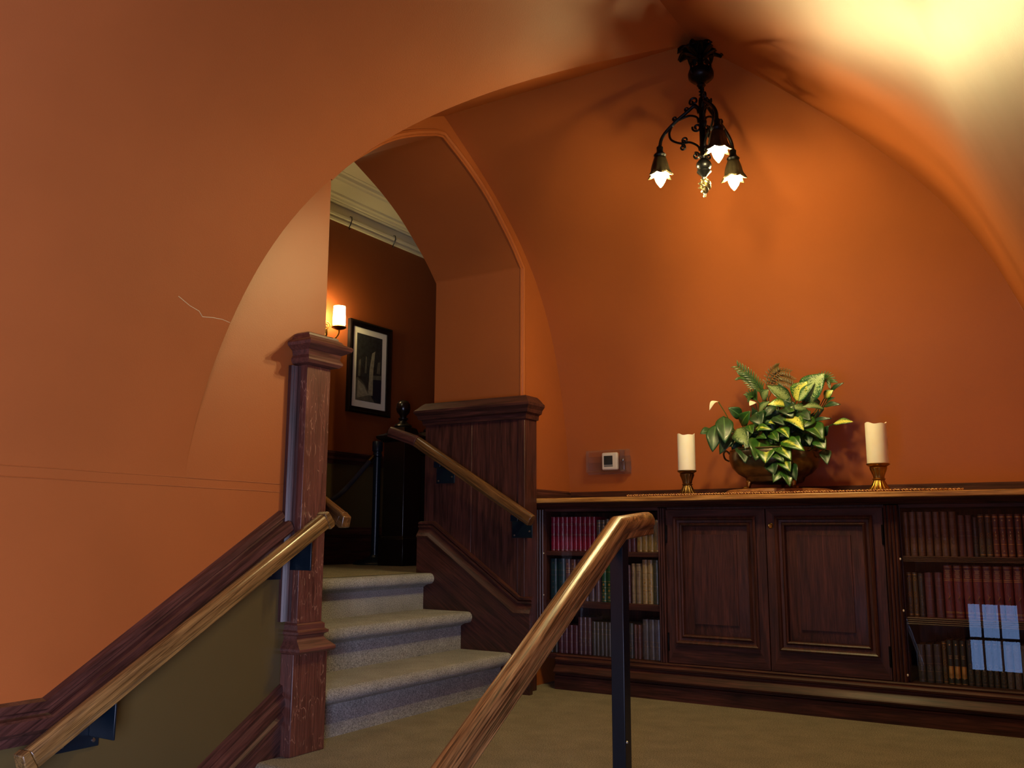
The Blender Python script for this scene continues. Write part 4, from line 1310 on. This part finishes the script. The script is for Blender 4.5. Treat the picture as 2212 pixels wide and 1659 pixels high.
b = MB(); b.lathe([(.006, 0), (.008, .002), (.008, .01), (.004, .012)], n=14); b.v = [(gx1 - .018 + xx, gy0 - zz + .004, 1.098 + yy) for xx, yy, zz in b.v]; b.build('lock', M['steel'], gd)

# ------------------------------------------------------------------ chandelier
AX, AY = -1.105, 3.12
cl = thing('chandelier', 'black wrought iron three-light chandelier hanging from the vault crown', 'chandelier', (AX, AY, 2.6))
c0 = Vector((AX, AY, 0))
ca = math.atan2(-3.12, 1.105)                       # azimuth facing the stair foot
def pol(r, z, a): return Vector((AX + r * math.cos(a), AY + r * math.sin(a), z))
b = MB(); b.lathe([(.03, 2.6), (.03, 2.575), (.02, 2.556), (.013, 2.545), (.010, 2.53), (.010, 2.516), (.015, 2.510), (.015, 2.506)], (AX, AY, 0), 20); can = b.build('ceiling_canopy', M['iron'], cl)
for i in range(8):
    a = ca + R(22) + i * math.pi / 4
    pts, wd = [], []
    rows = []
    for j in range(9):
        t = j / 8
        r = .012 + .078 * t
        z = 2.542 + .026 * math.sin(t * 2.0) - (.016 * max(0, t - .7) / .3)
        wv_ = .029 * math.sin(math.pi * (t * .86 + .07)) + .003
        row = []
        for k in range(5):
            s = k / 2 - 1
            p = pol(r, z - .012 * abs(s) ** 1.5 + .006 * math.cos(s * 5) , a)
            tv = Vector((-math.sin(a), math.cos(a), 0))
            row.append(p + tv * (s * wv_))
        rows.append(row)
    b = MB(); b.v = [p for r_ in rows for p in r_]
    b.f = [(j * 5 + k, j * 5 + k + 1, j * 5 + 6 + k, j * 5 + 5 + k) for j in range(8) for k in range(4)]; b.m = [0] * len(b.f)
    o = b.build('canopy_leaf', M['iron'], can, sharp=180)
    so = o.modifiers.new('thickness', 'SOLIDIFY'); so.thickness = .004
b = MB(); b.lathe([(.012, 2.505), (.012, 2.496), (.022, 2.487), (.044, 2.474), (.049, 2.458), (.047, 2.442), (.036, 2.43), (.02, 2.422), (.013, 2.416), (.017, 2.41), (.012, 2.404)], (AX, AY, 0), 28); b.build('vase', M['iron'], cl)
for i in range(4):
    a = ca + R(45) + i * math.pi / 2
    b = MB(); b.tube([pol(.036, 2.436, a), pol(.05, 2.455, a), pol(.051, 2.474, a), pol(.047, 2.482, a), pol(.051, 2.487, a), pol(.055, 2.483, a)], [.005, .005, .004, .0035, .003, .002], 8); b.build('vase_leaf', M['iron'], cl)
b = MB()
b.loft([[(AX + (.0075 + .0035 * math.cos(3 * (q - i * .35))) * math.cos(q), AY + (.0075 + .0035 * math.cos(3 * (q - i * .35))) * math.sin(q), 2.408 - .0022 * i) for q in [2 * math.pi * k / 24 for k in range(24)]] for i in range(28)])
b.build('twisted_stem', M['iron'], cl)
b = MB(); b.lathe([(.009, 2.36), (.0125, 2.35), (.0125, 2.13), (.015, 2.125), (.0125, 2.12), (.011, 2.10)], (AX, AY, 0), 14); b.build('shaft', M['iron'], cl)
b = MB(); b.lathe([(.011, 2.116), (.016, 2.112), (.026, 2.10), (.029, 2.088), (.024, 2.076), (.018, 2.072), (.026, 2.068), (.027, 2.063), (.02, 2.056), (.012, 2.048), (.009, 2.042)], (AX, AY, 0), 24); b.build('bottom_vase', M['iron'], cl)
b = MB()
fin = []
for i in range(30):
    u = i / 29
    rad = .005 + .014 * math.sin(math.pi * min(1, u * 1.15)) if u < .87 else .005
    fin.append([(AX + rad * (1 + .35 * math.cos(4 * (q - i * .22))) * math.cos(q), AY + rad * (1 + .35 * math.cos(4 * (q - i * .22))) * math.sin(q), 2.043 - .076 * u) for q in [2 * math.pi * k / 32 for k in range(32)]])
b.loft(fin + [[(AX + .004 * math.cos(2 * math.pi * k / 32), AY + .004 * math.sin(2 * math.pi * k / 32), 1.964) for k in range(32)]])
b.build('finial', metal('highlit_iron', (150, 138, 108), .3), cl)  # paler than the other iron: the finial's highlight is in the base colour
SHADE = metal('leafy_iron_shade', (60, 52, 36), .4, .8, .3)
for i in range(3):
    a = ca + R(18) + i * R(120)
    arm = MB(); arm.tube(spline([pol(.012, 2.318, a), pol(.03, 2.332, a), pol(.06, 2.312, a), pol(.10, 2.285, a), pol(.14, 2.25, a), pol(.161, 2.22, a), pol(.167, 2.188, a)], 5), [.0075] * 6 + [.0068] * 25, 8)
    ao = arm.build('arm', M['iron'], cl)
    def scroll(pts, r_, n_):
        q = MB(); q.tube(pts, r_, n_); q.build('scroll', M['iron'], ao)
    def curl(cr, cz_, rad, a0, turns, n=18):
        return [pol(cr + rad * (1 - .75 * k / n) * math.cos(a0 + turns * 2 * math.pi * k / n), cz_ + rad * (1 - .75 * k / n) * math.sin(a0 + turns * 2 * math.pi * k / n), a) for k in range(n + 1)]
    scroll(spline([pol(.014, 2.30, a)] + [pol(.022, 2.335, a)] + curl(.030, 2.352, .017, -.6, 1.2, 14), 2), .0045, 6)
    scroll(curl(.022, 2.245, .0175, .3, -1.3), .0045, 6)
    scroll(spline([pol(.014, 2.262, a), pol(.02, 2.285, a), pol(.05, 2.297, a), pol(.09, 2.288, a)], 5), .0045, 6)
    scroll(spline([pol(.118, 2.268, a), pol(.128, 2.24, a), pol(.12, 2.212, a), pol(.085, 2.192, a), pol(.05, 2.19, a), pol(.02, 2.17, a), pol(.013, 2.15, a)], 5), .0045, 6)
    scroll(curl(.068, 2.203, .0125, -1.4, 1.25), .0038, 6)
    scroll(curl(.078, 2.174, .0125, 1.2, 1.25), .0038, 6)
    scroll(curl(.028, 2.132, .0145, 1.2, 1.3), .004, 6)
    scroll(curl(.105, 2.296, .009, -1.2, 1.2), .0034, 6)
    scroll(curl(.058, 2.325, .009, -1.2, 1.2), .0034, 6)
    p0 = pol(.167, 0, a)
    b = MB(); b.lathe([(.008, 2.196), (.013, 2.19), (.012, 2.178), (.014, 2.17), (.021, 2.164), (.025, 2.158), (.021, 2.151), (.023, 2.147)], (p0.x, p0.y, 0), 18); so_ = b.build('socket', M['iron'], cl)
    # bell of leaves with pointed tips
    rows = []
    n = 36
    for j in range(9):
        t = j / 8
        z = 2.15 - .068 * t
        row = []
        for k in range(n):
            an = 2 * math.pi * k / n
            pet = math.cos(an * 3) ** 2
            r = .022 + .012 * math.sin(t * 1.9) + (.016 * max(0, t - .72) / .28) * pet
            rr_ = r * (1 + .08 * math.cos(an * 12) * t)
            zz = z - (.012 * pet * max(0, t - .7) / .3)
            row.append((p0.x + rr_ * math.cos(an), p0.y + rr_ * math.sin(an), zz))
        rows.append(row)
    b = MB(); b.loft(rows, cap=False)
    o = b.build('leaf_shade', SHADE, cl, sharp=180)
    sd = o.modifiers.new('thickness', 'SOLIDIFY'); sd.thickness = .002
    b = MB(); b.lathe([(.006, 2.135), (.014, 2.122), (.02, 2.104), (.023, 2.084), (.0225, 2.068), (.017, 2.052), (.008, 2.038), (.002, 2.03)], (p0.x, p0.y, 0), 16); b.build('bulb', M['bulb'], cl)

# ------------------------------------------------------------------ hall furniture beyond the archway
sk = thing('wall_sconce', 'lit opal glass wall sconce on a scrolled brass arm', 'lamp', (HX, 4.16, 1.98))
sx_, sy_ = -3.945, 4.222
b = MB(); b.lathe([(.036, 2.032), (.04, 2.045), (.0395, 2.09), (.037, 2.158), (.034, 2.158), (.036, 2.09), (.034, 2.04)], (sx_, sy_, 0), 24); b.build('shade', M['shade_lit'], sk)
b = MB(); b.lathe([(.012, 2.005), (.02, 2.008), (.036, 2.014), (.047, 2.02), (.048, 2.024), (.04, 2.027), (.036, 2.034), (.03, 2.034)], (sx_, sy_, 0), 24); b.build('cup', M['brass'], sk)
b = MB(); b.tube(spline([(sx_, sy_, 2.006), (sx_, sy_, 1.985), (sx_ - .012, sy_ - .012, 1.955), (sx_ - .04, sy_ - .035, 1.935), (sx_ - .075, sy_ - .045, 1.945), (HX + .012, 4.195, 1.985)], 5), .0055, 8); b.build('arm', M['brass'], sk)
b = MB(); b.tube([(HX + .02 + .012 * math.cos(k * .5), 4.19 + .03 * (1 - k / 24) * math.cos(k * .5), 2.035 + .034 * (1 - k / 24) * math.sin(k * .5)) for k in range(20)], .004, 6); b.build('scroll', M['brass'], sk)
b = MB(); b.lathe([(.0, 0), (.032, 0), (.03, .006), (.012, .01), (0, .011)], n=20); b.v = [(HX + .001 + z, 4.195 + x, 2.0 + y * 1.5) for x, y, z in b.v]; b.build('back_plate', M['brass'], sk)

pf = thing('framed_picture', 'black framed print of trees beside a path, hanging on the dark hall wall', 'picture', (HX, 4.63, 1.82))
fy0, fy1, fz0, fz1 = 4.418, 4.852, 1.512, 2.135
fw_ = .042
prof = [(0.002, 0), (.026, 0), (.03, .01), (.022, .026), (.018, fw_), (.002, fw_)]
b = MB(); n = len(prof)
for yy, zz, dy, dz in ((fy0, fz0, 1, 1), (fy1, fz0, -1, 1), (fy1, fz1, -1, -1), (fy0, fz1, 1, -1)):
    b.v += [(HX + a, yy + dy * q, zz + dz * q) for a, q in prof]
b.f = [(i * n + j, i * n + (j + 1) % n, ((i + 1) % 4) * n + (j + 1) % n, ((i + 1) % 4) * n + j) for i in range(4) for j in range(n)]; b.m = [0] * len(b.f)
b.build('frame', M['ebony'], pf, sharp=25)
b = MB(); b.box(HX + .004, fy0 + .03, fz0 + .03, HX + .008, fy1 - .03, fz1 - .03); b.build('mat_board', flat('picture_mat', (238, 236, 214), .7, var=.02), pf)
gx = HX + .0085
py0, py1, pz0, pz1 = 4.505, 4.765, 1.60, 2.055
pm = [flat('print_dark', (44, 46, 44), .6, var=.5, scale=40), flat('print_light', (150, 146, 120), .6, var=.3, scale=40), flat('print_mid', (96, 94, 78), .6, var=.3, scale=30), flat('print_blue', (26, 30, 44), .6)]
b = MB()
b.box(HX + .0078, py0, pz0, gx, py1, pz1, 0)
def flatpoly(pts, mat, k):
    b.loft([[(gx, py0 + u * (py1 - py0), pz0 + v * (pz1 - pz0)) for u, v in pts], [(gx + .0003 + k * .0001, py0 + u * (py1 - py0), pz0 + v * (pz1 - pz0)) for u, v in pts]], mat=mat)
flatpoly([(0, 0), (.75, 0), (.55, .12), (.28, .28), (.06, .34), (0, .32)], 2, 0)
flatpoly([(.05, .03), (.5, .1), (.3, .24), (.08, .3)], 1, 1)
flatpoly([(.48, .1), (.66, .1), (.66, .45), (.72, .78), (.6, .74), (.52, .5), (.5, .3)], 1, 2)
flatpoly([(.33, .42), (.4, .42), (.4, .66), (.36, .68)], 2, 3)
flatpoly([(.08, .36), (.16, .36), (.17, .62), (.1, .6)], 2, 4)
flatpoly([(.8, .45), (.93, .45), (.94, .64), (.84, .62)], 2, 5)
flatpoly([(.66, .06), (1, .02), (1, .36), (.66, .34)], 3, 6)
flatpoly([(.66, .345), (1, .365), (1, .43), (.66, .41)], 2, 7)
b.build('print', pm, pf)
b = MB(); b.box(HX + .0095, fy0 + fw_ - .004, fz0 + fw_ - .004, HX + .0115, fy1 - fw_ + .004, fz1 - fw_ + .004); b.build('picture_glass', pane('picture_glass', .03), pf)
for y in (4.385, 4.845):
    b = MB(); b.tube([(HX + .005, y, 2.80), (HX + .02, y, 2.828), (HX + .034, y, 2.822), (HX + .036, y, 2.80), (HX + .026, y, 2.775), (HX + .012, y, 2.752), (HX + .016, y, 2.74), (HX + .024, y, 2.744)], .0035, 6)
    tag(b.build('picture_hook', M['ebony']), 'black picture hook on the cream rail, %s' % ('nearer the tall newel post' if y < 4.5 else 'nearer the stair panelling'), 'hook', 'hooks on the hall picture rail')

stx, sty = -3.85, 4.52
st_ = thing('stanchion', 'black rope barrier post on a round base in the dark hall', 'stanchion', (stx, sty, HF))
b = MB(); b.lathe([(.135, 0), (.137, .006), (.13, .014), (.09, .03), (.04, .045), (.03, .06)], (stx, sty, HF + .0005), 32); b.build('base', M['black_metal'], st_)
b = MB(); b.lathe([(.024, .06), (.024, .68)], (stx, sty, HF), 20); b.build('pole', M['black_metal'], st_)
b = MB(); b.lathe([(.024, .68), (.031, .685), (.031, .70), (.027, .705), (.027, .715), (.034, .72), (.034, .775), (.03, .782), (0, .784)], (stx, sty, HF), 20); b.build('collar', M['black_metal'], st_)
rp = thing('barrier_rope', 'dark velvet barrier rope hooked to the black stanchion', 'rope', (stx, sty - .1, 1.1))
rpts = spline([(stx + .01, sty - .075, 1.185), (stx + .012, sty - .13, 1.14), (stx + .015, sty - .26, 1.03), (stx + .02, sty - .40, .935), (stx + .02, sty - .62, .85), (stx + .02, sty - .85, .83), (stx, sty - 1.15, .87), (stx - .02, sty - 1.4, .98)], 6)
b = MB(); b.tube(rpts, .0155, 10); b.build('velvet', flat('navy_velvet', (26, 24, 38), .9), rp)
b = MB(); b.tube([(stx + .004, sty - .036, 1.222), (stx + .008, sty - .05, 1.207), (stx + .011, sty - .09, 1.172)], [.006, .016, .0175], 10); b.build('end_cap', M['brass_dark'], rp)

def hall_newel(x, y, lab, s=.165):
    t = thing('hall_newel', lab, 'post', (x, y, HF))
    h_ = s / 2
    b = MB(); b.box(x - h_, y - h_, HF, x + h_, y + h_, 1.29); b.build('shaft', M['ebony'], t, .003)
    b = MB(); b.rects(x - h_, x + h_, y - h_, y + h_, [(HF, .014), (HF + .16, .014), (HF + .17, .004), (HF + .18, 0)]); b.build('plinth', M['ebony'], t, .002)
    b = MB(); b.rects(x - h_, x + h_, y - h_, y + h_, [(1.285, 0), (1.295, .012), (1.305, .03), (1.318, .036), (1.325, .036), (1.332, .02), (1.345, -.01), (1.375, -.02), (1.382, -.03)]); b.build('cap', M['ebony'], t, sharp=25)
    b = MB(); b.lathe([(.052, 1.38), (.056, 1.39), (.05, 1.40), (.03, 1.41), (.022, 1.425), (.03, 1.434), (.031, 1.44), (.02, 1.448), (.024, 1.46), (.04, 1.478), (.0455, 1.502), (.042, 1.53), (.03, 1.548), (.014, 1.556), (0, 1.558)], (x, y, 0), 28); b.build('ball_finial', M['ebony'], t)
hall_newel(-3.60, 4.465, 'black lacquered hall newel with a ball finial behind the stanchion')
hall_newel(-3.60, 4.765, 'second black ball-topped hall newel mostly hidden behind the stair panelling')
br_ = thing('hall_balustrade', 'short black rail between the two ball-topped hall newels', 'balustrade', (-3.60, 4.615, HF))
b = MB(); b.box(-3.63, 4.563, 1.22, -3.57, 4.667, 1.27); b.build('handrail', M['ebony'], br_, .006)
b = MB(); b.box(-3.62, 4.563, HF + .2, -3.58, 4.667, HF + .24); b.build('bottom_rail', M['ebony'], br_, .003)
b = MB(); b.lathe([(.014, HF + .24), (.014, HF + .3), (.018, HF + .32), (.011, HF + .38), (.018, HF + .5), (.012, HF + .6), (.015, HF + .64), (.015, 1.22)], (-3.60, 4.615, 0), 10); b.build('baluster', M['ebony'], br_)
